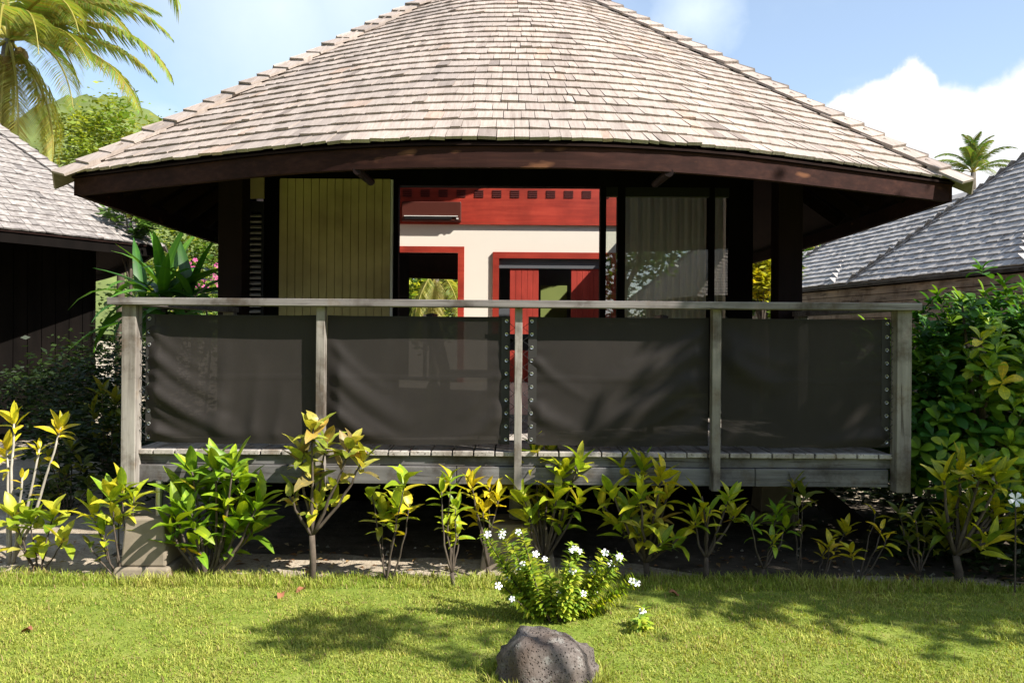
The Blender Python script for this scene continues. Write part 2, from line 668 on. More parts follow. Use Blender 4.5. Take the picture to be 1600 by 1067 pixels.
b = MB()
xs = [-14 + .25 * i for i in range(113)]
for x in xs:
    b.v += [(x, -9, .004), (x, lawn_edge(x) - .05, .025), (x, lawn_edge(x), .004)]
for i in range(len(xs) - 1):
    for k in (0, 1):
        b.f.append((i * 3 + k, i * 3 + 3 + k, i * 3 + 4 + k, i * 3 + 1 + k))
tag(b.build('lawn', 'turf'), 'sunlit mown lawn in front of the veranda', kind='structure')

# ------------------------------------------------------------------ roofs
Z_E, Y_K, Y_C, X_C = 2.68, 4.72, 5.84, 3.24


def smooth_bow(u, half, bow, kink=.95, rad=.80):
    """bowed eave: flat middle, two straight flanks, rounded kinks. u in 0..1 -> (s along, bow in)"""
    x = -half + 2 * half * u
    ax = abs(x)
    slope = bow / (half - kink)
    if ax < kink - rad:
        y = 0
    elif ax < kink + rad:
        y = slope * (ax - (kink - rad)) ** 2 / (4 * rad)
    else:
        y = slope * (ax - kink)
    return x, y + .05 * min(1.0, (ax / half) ** 2)


def front_eave(u):
    x, d = smooth_bow(u, X_C, Y_C - Y_K - .05)
    return V((x, Y_K + d, Z_E))


APEX = V((0, 9.0, 5.75))
RIDGE_B = V((0, 11.0, 5.75))
Y_B = 13.9


def right_eave(u):
    L = (Y_B - Y_C) / 2
    x, d = smooth_bow(u, L, .10, kink=1.3)
    return V((X_C + .15 - d, (Y_C + Y_B) / 2 + x, Z_E))


def left_eave(u):
    p = right_eave(1 - u)
    return V((-p.x, p.y, p.z))


def back_eave(u):
    p = front_eave(u)
    return V((-p.x, Y_B + (Y_C - p.y), p.z))


FACES = [  # eave curve, upper edge curve
    (front_eave, lambda u: APEX),
    (right_eave, lambda u: APEX.lerp(RIDGE_B, u)),
    (back_eave, lambda u: RIDGE_B),
    (left_eave, lambda u: RIDGE_B.lerp(APEX, u)),
]


def roof_point(face, u, t):
    e, r = FACES[face]
    return e(u).lerp(r(u), t)


def roof_normal(face, u, t):
    e = 1e-3
    u0, u1 = max(0, u - e), min(1, u + e)
    du = roof_point(face, u1, t) - roof_point(face, u0, t)
    dt = roof_point(face, u, t + e) - roof_point(face, u, t)
    nn = du.cross(dt)
    return nn.normalized() if nn.z > 0 else -nn.normalized()


ADDED_SKYLIGHT = None     # (u0,u1,t0,t1) on face 1


def make_shingles(face, expo, wmin, wmax, seed, xf, tmax=.97):
    """list of (8 world points, tint)"""
    rr = random.Random(seed)
    mid = (roof_point(face, .5, 1) - roof_point(face, .5, 0)).length
    dt = expo / mid
    res = []
    k = 0
    while k * dt < tmax:
        t0 = k * dt
        # arc length table of the course
        N = 60
        pts = [roof_point(face, i / N, t0) for i in range(N + 1)]
        cum = [0]
        for i in range(N):
            cum.append(cum[-1] + (pts[i + 1] - pts[i]).length)
        tot = cum[-1]

        def u_at(s):
            s = min(max(s, 0), tot)
            for i in range(N):
                if cum[i + 1] >= s:
                    return (i + (s - cum[i]) / max(1e-6, cum[i + 1] - cum[i])) / N
            return 1.0
        s = -rr.uniform(0, wmax)
        row_j = rr.uniform(-.004, .004)
        while s < tot and tot > .12:
            w = rr.uniform(wmin, wmax)
            a, c = max(0, s), min(tot, s + w - rr.uniform(.0025, .006))
            s += w
            if c - a < .015:
                continue
            ua, uc = u_at(a), u_at(c)
            um = (ua + uc) / 2
            if ADDED_SKYLIGHT and face == 1 and ADDED_SKYLIGHT[0] < um < ADDED_SKYLIGHT[1] and ADDED_SKYLIGHT[2] - dt < t0 < ADDED_SKYLIGHT[3]:
                continue
            nn = roof_normal(face, um, t0)
            dj = row_j * .6 + rr.gauss(0, .0016) - (rr.uniform(.005, .012) if rr.random() < .02 else 0)
            tb = max(-.012, t0 + dj / mid)
            tt = min(.995, t0 + 1.7 * dt)
            th = rr.uniform(.016, .023)
            lift = .032 + rr.uniform(0, .004) + (rr.uniform(.003, .008) if rr.random() < .05 else 0)
            tw = rr.uniform(-.004, .004)
            # keep the sides along the fall line
            pa, pc = roof_point(face, ua, tb), roof_point(face, uc, tb)
            wv = pc - pa
            fall = (roof_point(face, um, tt) - roof_point(face, um, tb))
            side = wv.normalized()
            fall = fall - side * fall.dot(side) * .75
            qa, qc = pa + fall, pc + fall
            lo = [pa + nn * (lift - th + tw), pc + nn * (lift - th - tw), qc + nn * .001, qa + nn * .001]
            hi = [pa + nn * (lift + tw), pc + nn * (lift - tw), qc + nn * .012, qa + nn * .012]
            tint = min(1, max(0, rr.gauss(.52, .12)))
            if rr.random() < .04:
                tint = rr.uniform(.05, .25)
            if rr.random() < .03:
                tint = rr.uniform(.85, .95)
            res.append(([xf @ p for p in lo + hi], tint))
        k += 1
    return res


def add_shingles(lst, roof, mat, nparts=300, frame=(0, 1600, 0, 1067)):
    sized = []
    for i, (pts, tint) in enumerate(lst):
        c = sum(pts, V((0, 0, 0))) / 8
        s = seen(c)
        ok = s and frame[0] < s[0] < frame[1] and frame[2] < s[1] < frame[3]
        if ok:
            p = [seen(q) for q in (pts[4], pts[5], pts[7])]
            if all(p):
                w = math.hypot(p[0][0] - p[1][0], p[0][1] - p[1][1])
                h = math.hypot(p[0][0] - p[2][0], p[0][1] - p[2][1])
                sized.append((w * h, i))
    sized.sort(reverse=True)
    pick = set(i for _, i in sized[:nparts])
    field = MB()
    for i, (pts, tint) in enumerate(lst):
        if i in pick:
            b = MB()
            b.box8(pts)
            b.tint = [tint] * 8
            b.build('shingle', mat, roof)
        else:
            field.box8(pts)
            field.tint += [tint] * 8
    if field.v:
        tag(field.build('shingle_field', mat, roof), 'overlapping weathered wooden shingles in courses', kind='stuff')


def roof_sheath(root, xf, mat='soffit_wood', drop=.006):
    """the boarded roof under the shingles, a slab with thickness"""
    b = MB()
    NU, NT = 24, 14
    for face in range(4):
        top0 = len(b.v)
        for lay in (drop, drop + .012):
            for j in range(NT + 1):
                for i in range(NU + 1):
                    t = j / NT * .998
                    p = roof_point(face, i / NU, t) - V((0, 0, lay))
                    b.v.append(tuple(xf @ p))
        per = (NU + 1) * (NT + 1)
        for lay in (0, 1):
            for j in range(NT):
                for i in range(NU):
                    um, tm = (i + .5) / NU, (j + .5) / NT
                    if ADDED_SKYLIGHT and face == 1 and ADDED_SKYLIGHT[0] < um < ADDED_SKYLIGHT[1] and ADDED_SKYLIGHT[2] < tm < ADDED_SKYLIGHT[3]:
                        continue
                    a = top0 + lay * per + j * (NU + 1) + i
                    b.f.append((a, a + 1, a + NU + 2, a + NU + 1))
        for i in range(NU):
            a = top0 + i
            b.f.append((a, a + 1, a + 1 + per, a + per))
    return b.build('roof', mat, root)


def hip_caps(roof, xf, mat, corner, apex, nl, nr, expo=.19, half=.165, seed=5, ext=.10, single=True):
    """ridge-cap boards over a hip: each cap two wings"""
    rr = random.Random(seed)
    d = (apex - corner)
    L = d.length
    d.normalize()
    k = 0
    s = -ext
    allb = MB()
    while s < L - .05:
        b = MB()
        p0 = corner + d * s
        p1 = corner + d * (s + expo * 1.45)
        tint = min(1, max(0, rr.gauss(.55, .16)))
        if rr.random() < .12:
            tint = rr.uniform(.05, .2)
        for nn in (nl, nr):
            out = d.cross(nn)
            other = nr if nn is nl else nl
            if out.dot(other) > 0:
                out = -out
            out.normalize()
            w = half * rr.uniform(.86, 1.08)
            l0, l1, th = .080 + rr.uniform(0, .014), .056, .018
            upv = (nl + nr).normalized()
            q0 = [p0 + upv * l0 - out * .004, p0 + out * w + nn * (l0 - .022), p1 + out * w + nn * (l1 - .014), p1 + upv * l1 - out * .004]
            b.box8([xf @ (q - nn * th) for q in q0] + [xf @ q for q in q0])
        b.tint = [tint] * len(b.v)
        if single:
            b.build('hip_cap', mat, roof)
        else:
            base = len(allb.v)
            allb.v += b.v
            allb.f += [tuple(base + i for i in f) for f in b.f]
            allb.tint += b.tint
        s += expo
    if not single:
        tag(allb.build('hip_cap_run', mat, roof), kind='stuff')


def hips(roof, xf, mat, which, single=True):
    C = {'fl': (front_eave(0), APEX, 0, 3), 'fr': (front_eave(1), APEX, 0, 1), 'br': (back_eave(0), RIDGE_B, 2, 1), 'bl': (back_eave(1), RIDGE_B, 2, 3)}
    for k in which:
        c, a, f1, f2 = C[k]
        u1 = {'fl': .03, 'fr': .97, 'br': .03, 'bl': .97}[k]
        u2 = {'fl': .97, 'fr': .03, 'br': .97, 'bl': .03}[k]
        hip_caps(roof, xf, mat, c, a, roof_normal(f1, u1, .3), roof_normal(f2, u2, .3), seed=hash(k) % 7 + len(k) if False else {'fl': 5, 'fr': 6, 'br': 8, 'bl': 9}[k], single=single)


# ---- the bungalow
FL = .79                     # floor level
WY = 7.30                    # veranda wall
IY = 12.2                    # inner wall with the red frieze
house = thing('bungalow', 'dark timber bungalow with a bowed shingle roof and a red and cream room inside', 'bungalow', (0, 9.5, 0))
IDENT = Matrix.Identity(4)
# unseen opening added in the right slope to sun the inner wall: four edges in the slope's own coordinates
ADDED_SKYLIGHT = (.33, .995, .30, .97)
roof = roof_sheath(house, IDENT)
tag(roof, 'weathered grey tan shingle roof with bowed eaves')
lst = []
for fc in range(4):
    lst += make_shingles(fc, .152, .062, .125, 11 + fc, IDENT)
add_shingles(lst, roof, 'shingle')
hips(roof, IDENT, 'shingle', ('fl', 'fr', 'br', 'bl'))
# frame round the added roof opening
b = MB()
cs = [roof_point(1, u, t) + V((.03, 0, .04)) for u, t in ((ADDED_SKYLIGHT[0], ADDED_SKYLIGHT[2]), (ADDED_SKYLIGHT[1], ADDED_SKYLIGHT[2]), (ADDED_SKYLIGHT[1], ADDED_SKYLIGHT[3]), (ADDED_SKYLIGHT[0], ADDED_SKYLIGHT[3]))]
for i in range(4):
    b.bar(cs[i], cs[(i + 1) % 4], .06, .09)
sf = b.build('added_skylight', 'dark_wood', house)

# fascia boards along the front and the sides
EK = .5 - .95 / (2 * X_C)


def fascia(curve, cuts, parent, mat='fascia_wood', h=.125, inset=.02, xf=IDENT, ctr=V((0, 9.5, 0))):
    """boards bent along the eave, butted at the cuts"""
    for ua, uc in zip(cuts, cuts[1:]):
        b = MB()
        N = 12
        for i in range(N + 1):
            u = ua + (uc - ua) * i / N
            p = curve(u)
            tg = curve(min(1, u + .01)) - curve(max(0, u - .01))
            nr = V((-tg.y, tg.x, 0)).normalized()
            if nr.dot(ctr - p) < 0:
                nr = -nr
            for off, z in ((inset, -.020), (inset + .042, -.020), (inset + .042, -.020 - h), (inset, -.020 - h)):
                q = p + nr * off
                q.z = Z_E + z
                b.v.append(tuple(xf @ q))
        for i in range(N):
            for k in range(4):
                k2 = (k + 1) % 4
                b.f.append((i * 4 + k, i * 4 + k2, i * 4 + 4 + k2, i * 4 + 4 + k))
        b.f += [(0, 3, 2, 1), (N * 4, N * 4 + 1, N * 4 + 2, N * 4 + 3)]
        b.build('fascia_board', mat, parent)


CF = [0, EK, 1 - EK, 1]
ks = .5 - 1.3 / (Y_B - Y_C)
CS = [0, ks, 1 - ks, 1]
for cv, cu in ((front_eave, CF), (right_eave, CS), (left_eave, CS), (back_eave, CF)):
    fascia(cv, cu, house)
# rafters under the boarding
for fc, us in ((0, [i / 14 for i in range(1, 14)]), (1, [i / 16 for i in range(1, 12)]), (3, [i / 16 for i in range(5, 16)])):
    for u in us:
        if fc == 1 and ADDED_SKYLIGHT[0] - .03 < u < ADDED_SKYLIGHT[1] + .03:
            continue
        b = MB()
        b.bar(roof_point(fc, u, .03) - V((0, 0, .105)), roof_point(fc, u, .48) - V((0, 0, .105)), .055, .11)
        b.build('rafter', 'soffit_wood', house)
# round purlin ends at the kinks of the eave
for u in (EK, 1 - EK):
    p = front_eave(u)
    b = MB()
    b.tube([V((p.x, p.y + .025, Z_E - .150)), V((p.x, p.y + .5, Z_E - .13))], [.026, .026], 12)
    b.build('purlin', 'post_wood', house)

# roof posts in line with the veranda sides
for x, y in ((at(366, 400, 7.0).x, 7.0), (at(1229, 400, 7.0).x, 7.0), (-2.42, 11.8), (2.42, 11.8)):
    b = MB()
    b.box(x - .105, x + .105, y - .105, y + .105, 0, 3.35)
    b.build('post', 'post_wood', house, bevel=.006)


def wx(px):
    return at(px, 400, WY).x


def wz(py):
    return at(800, py, WY).z


XL, XR = wx(386), wx(1176)
RL_, RR0 = -2.48, 2.30
Z_DOOR = wz(291)
# wall above the doors, following the roof
b = MB()
for y in (WY, WY + .12):
    b.v += [(XL, y, Z_DOOR), (XR, y, Z_DOOR), (XR, y, 3.35), (1.15, y, 4.0), (-1.15, y, 4.0), (XL, y, 3.25)]
b.f = [(0, 1, 2, 3, 4, 5), (11, 10, 9, 8, 7, 6)] + [(i, i + 6, (i + 1) % 6 + 6, (i + 1) % 6) for i in range(6)]
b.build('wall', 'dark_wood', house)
# piers between the openings
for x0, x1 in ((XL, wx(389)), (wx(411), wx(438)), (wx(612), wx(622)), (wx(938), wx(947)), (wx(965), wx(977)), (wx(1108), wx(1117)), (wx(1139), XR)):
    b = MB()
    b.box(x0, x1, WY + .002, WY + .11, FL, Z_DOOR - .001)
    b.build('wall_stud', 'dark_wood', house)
# small olive panel above the louvre
b = MB()
b.box(wx(386), wx(413), WY - .03, WY - .004, wz(314), wz(272))
b.build('transom_panel', 'olive_board', house)
# louvre
b = MB()
b.box(wx(387), wx(390), WY - .02, WY + .05, FL, wz(318))
b.box(wx(409), wx(413), WY - .02, WY + .05, FL, wz(318))
b.box(wx(390), wx(409), WY - .02, WY + .05, wz(334), wz(318))
lv = b.build('louvre', 'black_frame', house)
zt = wz(338)
k = 0
while zt - k * .0515 > FL + .1:
    z = zt - k * .0515
    b = MB()
    b.box8([(wx(390), WY - .015, z - .026), (wx(409), WY - .015, z - .026), (wx(409), WY + .025, z - .005), (wx(390), WY + .025, z - .005),
            (wx(390), WY - .015, z - .018), (wx(409), WY - .015, z - .018), (wx(409), WY + .025, z + .003), (wx(390), WY + .025, z + .003)])
    b.build('slat', 'louvre_pale', lv)
    k += 1
b = MB()
b.box(wx(389), wx(411), WY + .09, WY + .10, FL, wz(318))
b.build('louvre_back', 'black_frame', lv)
# olive sliding panel of tongue and groove boards
b = MB()
b.box(wx(438), wx(612), WY - .035, WY - .02, FL + .02, wz(284))
sp = b.build('sliding_panel', 'olive_board', house)
x0, x1 = wx(439), wx(611)
nb = 14
for i in range(nb):
    a = x0 + (x1 - x0) * i / nb
    c = x0 + (x1 - x0) * (i + 1) / nb
    b = MB()
    b.box(a + .002, c - .002, WY - .050, WY - .0352, FL + .03, wz(283))
    b.build('board', 'olive_board', sp, bevel=.003)
b = MB()
b.box(wx(611.2), wx(614.5), WY - .052, WY - .0, FL + .02, wz(284))
b.build('panel_edge', 'pale_edge', sp)
# glazing
for i, (pa, pc) in enumerate(((947, 965), (977, 1108), (1117, 1139))):
    fr = MB()
    zb, ztop = FL + .03, wz(306)
    xa, xc = wx(pa), wx(pc)
    fr.box(xa, xc, WY + .0, WY + .05, ztop, Z_DOOR - .002)
    fr.box(xa, xc, WY + .0, WY + .05, FL + .002, zb)
    win = fr.build('window', 'black_frame', house)
    g = MB()
    g.box(xa, xc, WY + .020, WY + .026, zb, ztop)
    g.build('pane', 'glass', win)

# skirt boards closing the space under the house
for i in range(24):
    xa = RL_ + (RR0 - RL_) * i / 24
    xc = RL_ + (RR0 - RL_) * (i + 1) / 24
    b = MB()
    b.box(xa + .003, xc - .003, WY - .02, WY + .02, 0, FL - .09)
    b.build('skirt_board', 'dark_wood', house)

# inner room
RL, RR_ = -2.40, 2.16
b = MB()
b.box(RL, RR_, WY + .12, 13.6, FL - .08, FL)
b.build('floor', 'interior_floor', house)
for x0, x1 in ((RL - .08, RL), (RR_, RR_ + .08)):
    b = MB()
    b.box(x0, x1, WY + .121, 13.6, 0, 3.35)
    b.build('side_wall', 'dark_wood', house)


for x0, x1 in ((RL + .002, RL + .012), (RR_ - .012, RR_ - .002)):
    b = MB()
    b.box(x0, x1, WY + .13, IY - .05, FL + .001, 3.30)
    b.build('bounce_lining', 'cream_wall', house)  # pale inner faces added to bounce sunlight towards the curtain


def ix(px):
    return at(px, 400, IY).x


def iz(py):
    return at(800, py, IY).z


ZF0, ZF1 = iz(351), iz(288)
OL = (ix(622), ix(716), iz(396))         # left doorway
OR = (ix(780), ix(955), iz(404))         # wide doorway
# cream wall in pieces round the two openings
b = MB()
OLx0 = OL[0] - .18
b.box(RL, OLx0, IY, IY + .1, FL, ZF0)
b.box(OLx0, OL[1], IY, IY + .1, OL[2], ZF0)
b.box(OL[1], OR[0], IY, IY + .1, FL, ZF0)
b.box(OR[0], OR[1], IY, IY + .1, OR[2], ZF0)
b.box(OR[1], RR_, IY, IY + .1, FL, ZF0)
b.build('inner_wall', 'cream_wall', house)
b = MB()
b.box(RL, RR_, IY - .02, IY + .1, ZF0, 4.15)
fz = b.build('frieze', 'red_wood', house)
b = MB()
b.box(RL, RR_, IY - .045, IY - .0202, ZF0 - .01, ZF0 + .045)
b.build('trim', 'red_wood', fz)
# vent grilles along the top of the frieze
for i in range(13):
    px = 657 + 28.0 * (i - 1)
    if ix(px) < RL + .1:
        continue
    for q in range(4):
        z = iz(298) - q * .030
        b = MB()
        b.box(ix(px), ix(px + 14), IY - .030, IY - .0202, z - .019, z - .002)
        b.build('vent_slat', 'vent_red', fz)
# door casings
w = .095
for (xa, xc, zt), nm in ((OL, 0), (OR, 1)):
    xa2 = xa if nm else OLx0
    b = MB()
    b.box(xa2 - w, xa2, IY - .04, IY + .1, FL, zt)
    b.box(xc, xc + w, IY - .04, IY + .1, FL, zt)
    b.box(xa2 - w, xc + w, IY - .041, IY + .1, zt, zt + w)
    b.build('door_casing', 'red_wood', house)
# open door leaf in the left doorway
b = MB()
b.bar((OLx0 + .02, IY + .12, FL + 1.02), (OLx0 + .22, IY + .88, FL + 1.02), .045, 2.0)
dl = b.build('door_leaf', 'dark_wood', house)
b = MB()
b.box(ix(652), ix(658), IY + .9, IY + .94, FL, FL + 1.05)
b.build('leaf_edge', 'pale_edge', dl)
# the wide doorway: grey lintel, two red panels, dark room with a green panel
b = MB()
b.box(OR[0], OR[1], IY + .012, IY + .09, iz(419), OR[2])
b.build('lintel', 'grey_paint', house)
for pa, pc in ((797, 842), (893, 955)):
    xa, xc = ix(pa), ix(pc)
    nb = max(3, int((xc - xa) / .085))
    b = MB()
    b.box(xa, xc, IY + .046, IY + .066, FL, iz(419) - .001)
    pn = b.build('sliding_panel', 'red_panel', house)
    for i in range(nb):
        b = MB()
        b.box(xa + (xc - xa) * i / nb + .002, xa + (xc - xa) * (i + 1) / nb - .002, IY + .030, IY + .0458, FL + .02, iz(419) - .002)
        b.build('board', 'red_panel', pn, bevel=.003)
b = MB()
b.box(OR[0] - .02, RR_, 13.5, 13.6, FL, 3.4)
b.box(OL[1] + .10, OL[1] + .2, IY + .1, 13.6, FL, 3.4)
b.build('back_wall', 'grey_paint', house)
b = MB()
b.box(at(845, 450, 13.45).x, at(886, 450, 13.45).x, 13.44, 13.49, FL, at(845, 446, 13.45).z)
b.build('back_panel', 'green_panel', house)
b = MB()
b.box(at(893, 450, 13.4).x, at(899, 450, 13.4).x, 13.40, 13.49, FL, at(845, 444, 13.45).z)
b.build('panel_edge', 'pale_edge', house)

# air conditioner on the frieze
p0, p1 = at(626, 344, IY - .2), at(720, 314, IY - .2)
ac = thing('air_conditioner', 'brown split air conditioner mounted on the red frieze', 'air conditioner', (p0.x, IY - .02, p0.z))
b = MB()
b.box8([(p0.x, IY - .10, p0.z), (p1.x, IY - .10, p0.z), (p1.x, IY - .021, p0.z), (p0.x, IY - .021, p0.z),
        (p0.x, IY - .12, p1.z), (p1.x, IY - .12, p1.z), (p1.x, IY - .021, p1.z), (p0.x, IY - .021, p1.z)])
b.build('case', 'ac_case', ac, bevel=.012)
b = MB()
b.bar((p0.x + .05, IY - .112, p0.z + .045), (p1.x - .14, IY - .112, p0.z + .045), .03, .035)
b.build('air_outlet', 'black_frame', ac)
b = MB()
b.box(p0.x + .04, p1.x - .05, IY - .125, IY - .105, p0.z + .072, p0.z + .082)
b.build('trim_line', 'pale_edge', ac)
b = MB()
b.box(p1.x - .07, p1.x - .04, IY - .12, IY - .09, p0.z + .03, p0.z + .05)
b.build('badge', 'pale_edge', ac)


# curtain behind the glass
def curtain(x0, x1, y, z0, z1, waves, label):
    b = MB()
    n = waves * 8
    for i in range(n + 1):
        x = x0 + (x1 - x0) * i / n
        ph = i / 8 * 2 * math.pi
        amp = .028 + .012 * math.sin(i * .37)
        yy = y + amp * math.sin(ph) + .01 * math.sin(ph * .5 + 1)
        b.v += [(x, yy, z0), (x, yy * .6 + y * .4, z1)]
    for i in range(n):
        b.f.append((2 * i, 2 * i + 2, 2 * i + 3, 2 * i + 1))
    o = b.build('curtain', 'curtain_cloth', None, True)
    so_ = o.modifiers.new('thick', 'SOLIDIFY')
    so_.thickness = .004
    return tag(o, label, 'curtain')


curtain(wx(979), wx(1139), WY + .20, FL + .02, Z_DOOR - .01, 16, 'pale curtain hanging in folds behind the large glass pane')

# ------------------------------------------------------------------ veranda
DY = 5.09
deck = thing('veranda_deck', 'weathered grey timber deck raised on footings in front of the bungalow', 'deck', (0, 5.2, 0))
X0, X1 = -2.42, 2.44
bw = .1365
k = 0
x = X0
while x < X1 - .03:
    b = MB()
    dz = rnd.uniform(-.0015, .0015)
    y0 = DY + rnd.uniform(-.008, .008)
    b.box(x, min(X1, x + bw - .010), y0, WY - .06, FL - .030, FL + dz)
    b.build('board', 'deck_wood', deck, bevel=.003)
    x += bw
b = MB()
b.box(X0, X1, DY + .03, DY + .08, .695, FL - .031)
b.build('rim_joist', 'weathered_beam', deck)
xs_ = [X0 - .02, -.35, at(1181, 740, DY).x, X1 - .02]
for xa, xc in zip(xs_, xs_[1:]):
    b = MB()
    b.box(xa + .002, xc - .002, DY + .005 + rnd.uniform(0, .006), DY + .065, .578, .690)
    b.build('front_beam', 'weathered_beam', deck, bevel=.004)
for y in (5.9, 6.6, 7.15):
    b = MB()
    b.box(X0, X1, y - .04, y + .04, .60, FL - .031)
    b.build('joist', 'dark_wood', deck)
for x in (X0 + .04, 0.0, X1 - .05):
    b = MB()
    b.box(x - .03, x + .03, DY + .081, WY - .1, .585, .70)
    b.build('side_joist', 'dark_wood', deck)
# sloping brace under the right end
b = MB()
b.bar(at(1262, 757, 5.45), at(1350, 828, 5.45), .05, .12)
b.build('brace', 'dark_wood', deck)
for px, lab in ((812, 0),):
    b = MB()
    p = at(px, 800, 5.40)
    b.tube([(p.x, 5.40, .30), (p.x, 5.40, .60)], [.075, .07], 10)
    b.build('stump', 'weathered_beam', deck)

# concrete footings
def footing(x, y, w, d, h, label, grp=None):
    t = thing('footing', label, 'footing', (x, y, 0), grp)
    b = MB()
    b.box8([(x - w / 2 - .01, y - d / 2 - .01, .09), (x + w / 2 + .01, y - d / 2 - .01, .09), (x + w / 2 + .01, y + d / 2 + .01, .09), (x - w / 2 - .01, y + d / 2 + .01, .09),
            (x - w / 2 + .01, y - d / 2 + .01, h), (x + w / 2 - .01, y - d / 2 + .01, h), (x + w / 2 - .01, y + d / 2 - .01, h), (x - w / 2 + .01, y + d / 2 - .01, h)])
    b.build('pier', 'concrete', t, bevel=.012)
    b = MB()
    b.box8([(x - w / 2 - .06, y - d / 2 - .06, -.05), (x + w / 2 + .06, y - d / 2 - .06, -.05), (x + w / 2 + .06, y + d / 2 + .06, -.05), (x - w / 2 - .06, y + d / 2 + .06, -.05),
            (x - w / 2 - .035, y - d / 2 - .035, .089), (x + w / 2 + .035, y - d / 2 - .035, .089), (x + w / 2 + .035, y + d / 2 + .035, .089), (x - w / 2 - .035, y + d / 2 + .035, .089)])
    b.build('plinth', 'concrete', t, bevel=.012)
    b = MB()
    b.tube([(x + .05, y - .02, h - .01), (x + .05, y - .02, .60)], [.022, .022], 10)
    b.build('bracket', 'metal', t)


footing(-2.27, 5.05, .26, .25, .385, 'concrete footing block under the deck corner by the leafy bushes')
footing(.05, 5.42, .40, .34, .285, 'low concrete footing under the middle of the deck')
footing(2.20, 6.70, .26, .26, .385, 'concrete footing in shade under the deck end beside the round leaved shrub')

rail = thing('veranda_railing', 'weathered timber railing of five posts and a flat handrail', 'railing', (0, 5.1, FL))
POSTS = [(-2.425, .090), (-1.215, .055), (.042, .048), (1.300, .055), (2.485, .092)]
for i, (x, w) in enumerate(POSTS):
    b = MB()
    d0, d1 = (5.035, 5.128) if i in (0, 4) else (5.045, 5.118)
    b.box(x - w / 2, x + w / 2, d0, d1, .555, 1.7085)
    b.build('post', 'weathered', rail, bevel=.004)
b = MB()
b.box(-2.545, 2.575, 4.995, 5.150, 1.709, 1.755)
b.build('handrail', 'weathered_rail', rail, bevel=.004)
for sx in (-1, 1):
    x = -2.425 if sx < 0 else 2.485
    b = MB()
    b.box(x - .06, x + .06, 5.1515, 6.895, 1.709, 1.753)
    b.build('side_rail', 'weathered_rail', rail, bevel=.004)
    b = MB()
    b.box(x - .045, x + .045, 6.80, 6.89, FL, 1.7085)
    b.build('post', 'weathered', rail, bevel=.004)


def screen(x0, x1, z0, z1, y, eye, seed, label, folds):
    """hung fabric with sag folds; eye: which side is laced ('l' or 'r')"""
    t = thing('screen_panel', label, 'screen', ((x0 + x1) / 2, y, z0), 'fabric screens on the veranda railing')
    rr = random.Random(seed)
    NX, NZ = 72, 48
    b = MB()
    for j in range(NZ + 1):
        v = j / NZ
        for i in range(NX + 1):
            u = i / NX
            x = x0 + (x1 - x0) * u
            z = z0 + (z1 - z0) * v
            yy = 0
            for (ax, az, bx, bz, wd, hh) in folds:
                # ridge along the segment a-b, fading towards b
                dx, dz = bx - ax, (bz - az)
                L2 = dx * dx + dz * dz
                tt = ((u - ax) * dx + (v - az) * dz) / L2
                bow = .10 * math.sin(max(0, min(1, tt)) * math.pi)
                px_, pz_ = ax + dx * tt, az + dz * tt - bow * .4
                dd = math.hypot((u - px_), (v - pz_) * .75)
                env = max(0, min(1, tt * 6 + .35)) * max(0, 1 - max(0, tt)) ** .8 if tt < 1 else 0
                yy -= 2.3 * hh * math.exp(-(dd / wd) ** 2) * env
            yy += .004 * math.sin(u * 5 + seed) * math.sin(v * 4 + seed * 2)
            # crease half way down and hems
            yy -= .0022 * math.exp(-((v - .52) / .008) ** 2)
            edge = min(1, min(u, 1 - u, v, 1 - v) * 14)
            if eye == 'l':
                sc_ = math.exp(-u * 18) * .004 * math.sin(v * 2 * math.pi * 9)
            else:
                sc_ = math.exp(-(1 - u) * 18) * .004 * math.sin(v * 2 * math.pi * 9)
            zz_ = z - .012 * math.sin(math.pi * u) * (1 - v) + .003 * math.sin(u * 21 + seed) * (1 - v) - .010 * math.sin(math.pi * u) * v
            b.v.append((x, y + yy * edge + sc_, zz_))
    for j in range(NZ):
        for i in range(NX):
            a = j * (NX + 1) + i
            b.f.append((a, a + 1, a + NX + 2, a + NX + 1))
    b.build('fabric', 'screen_fabric', t, True)
    hm = MB()
    hw = .055
    xa, xc = (x0, x0 + hw) if eye == 'l' else (x1 - hw, x1)
    hm.box(xa, xc, y - .004, y + .004, z0 + .005, z1 - .005)
    hm.build('eyelet_band', 'screen_hem', t)
    hm = MB()
    hm.box(x0 + .01, x1 - .01, y + .004, y + .010, z1 - .035, z1 - .004)
    hm.build('top_hem', 'screen_hem', t)
    xe = x0 + .022 if eye == 'l' else x1 - .022
    xpost = x0 - .035 if eye == 'l' else x1 + .03
    lace = []
    ne = 10
    for k in range(ne):
        z = z0 + .03 + (z1 - z0 - .06) * k / (ne - 1)
        g = MB()
        n_ = 10
        for rr_, yy in ((.0045, y - .0055), (.0105, y - .0075), (.0125, y - .0045)):
            for q in range(n_):
                a = 2 * math.pi * q / n_
                g.v.append((xe + rr_ * math.cos(a), yy, z + rr_ * math.sin(a)))
        for lay in (0, 1):
            for q in range(n_):
                q2 = (q + 1) % n_
                g.f.append((lay * n_ + q, lay * n_ + q2, lay * n_ + n_ + q2, lay * n_ + n_ + q))
        g.build('eyelet', 'metal', t)
        lace.append(V((xe, y - .008, z)))
        if k < ne - 1:
            lace.append(V((xpost, y - .012, z + (z1 - z0 - .06) / (ne - 1) * .5)))
    c = MB()
    c.tube(lace, [.0025] * len(lace), 5)
    c.build('lacing', 'cord', t)


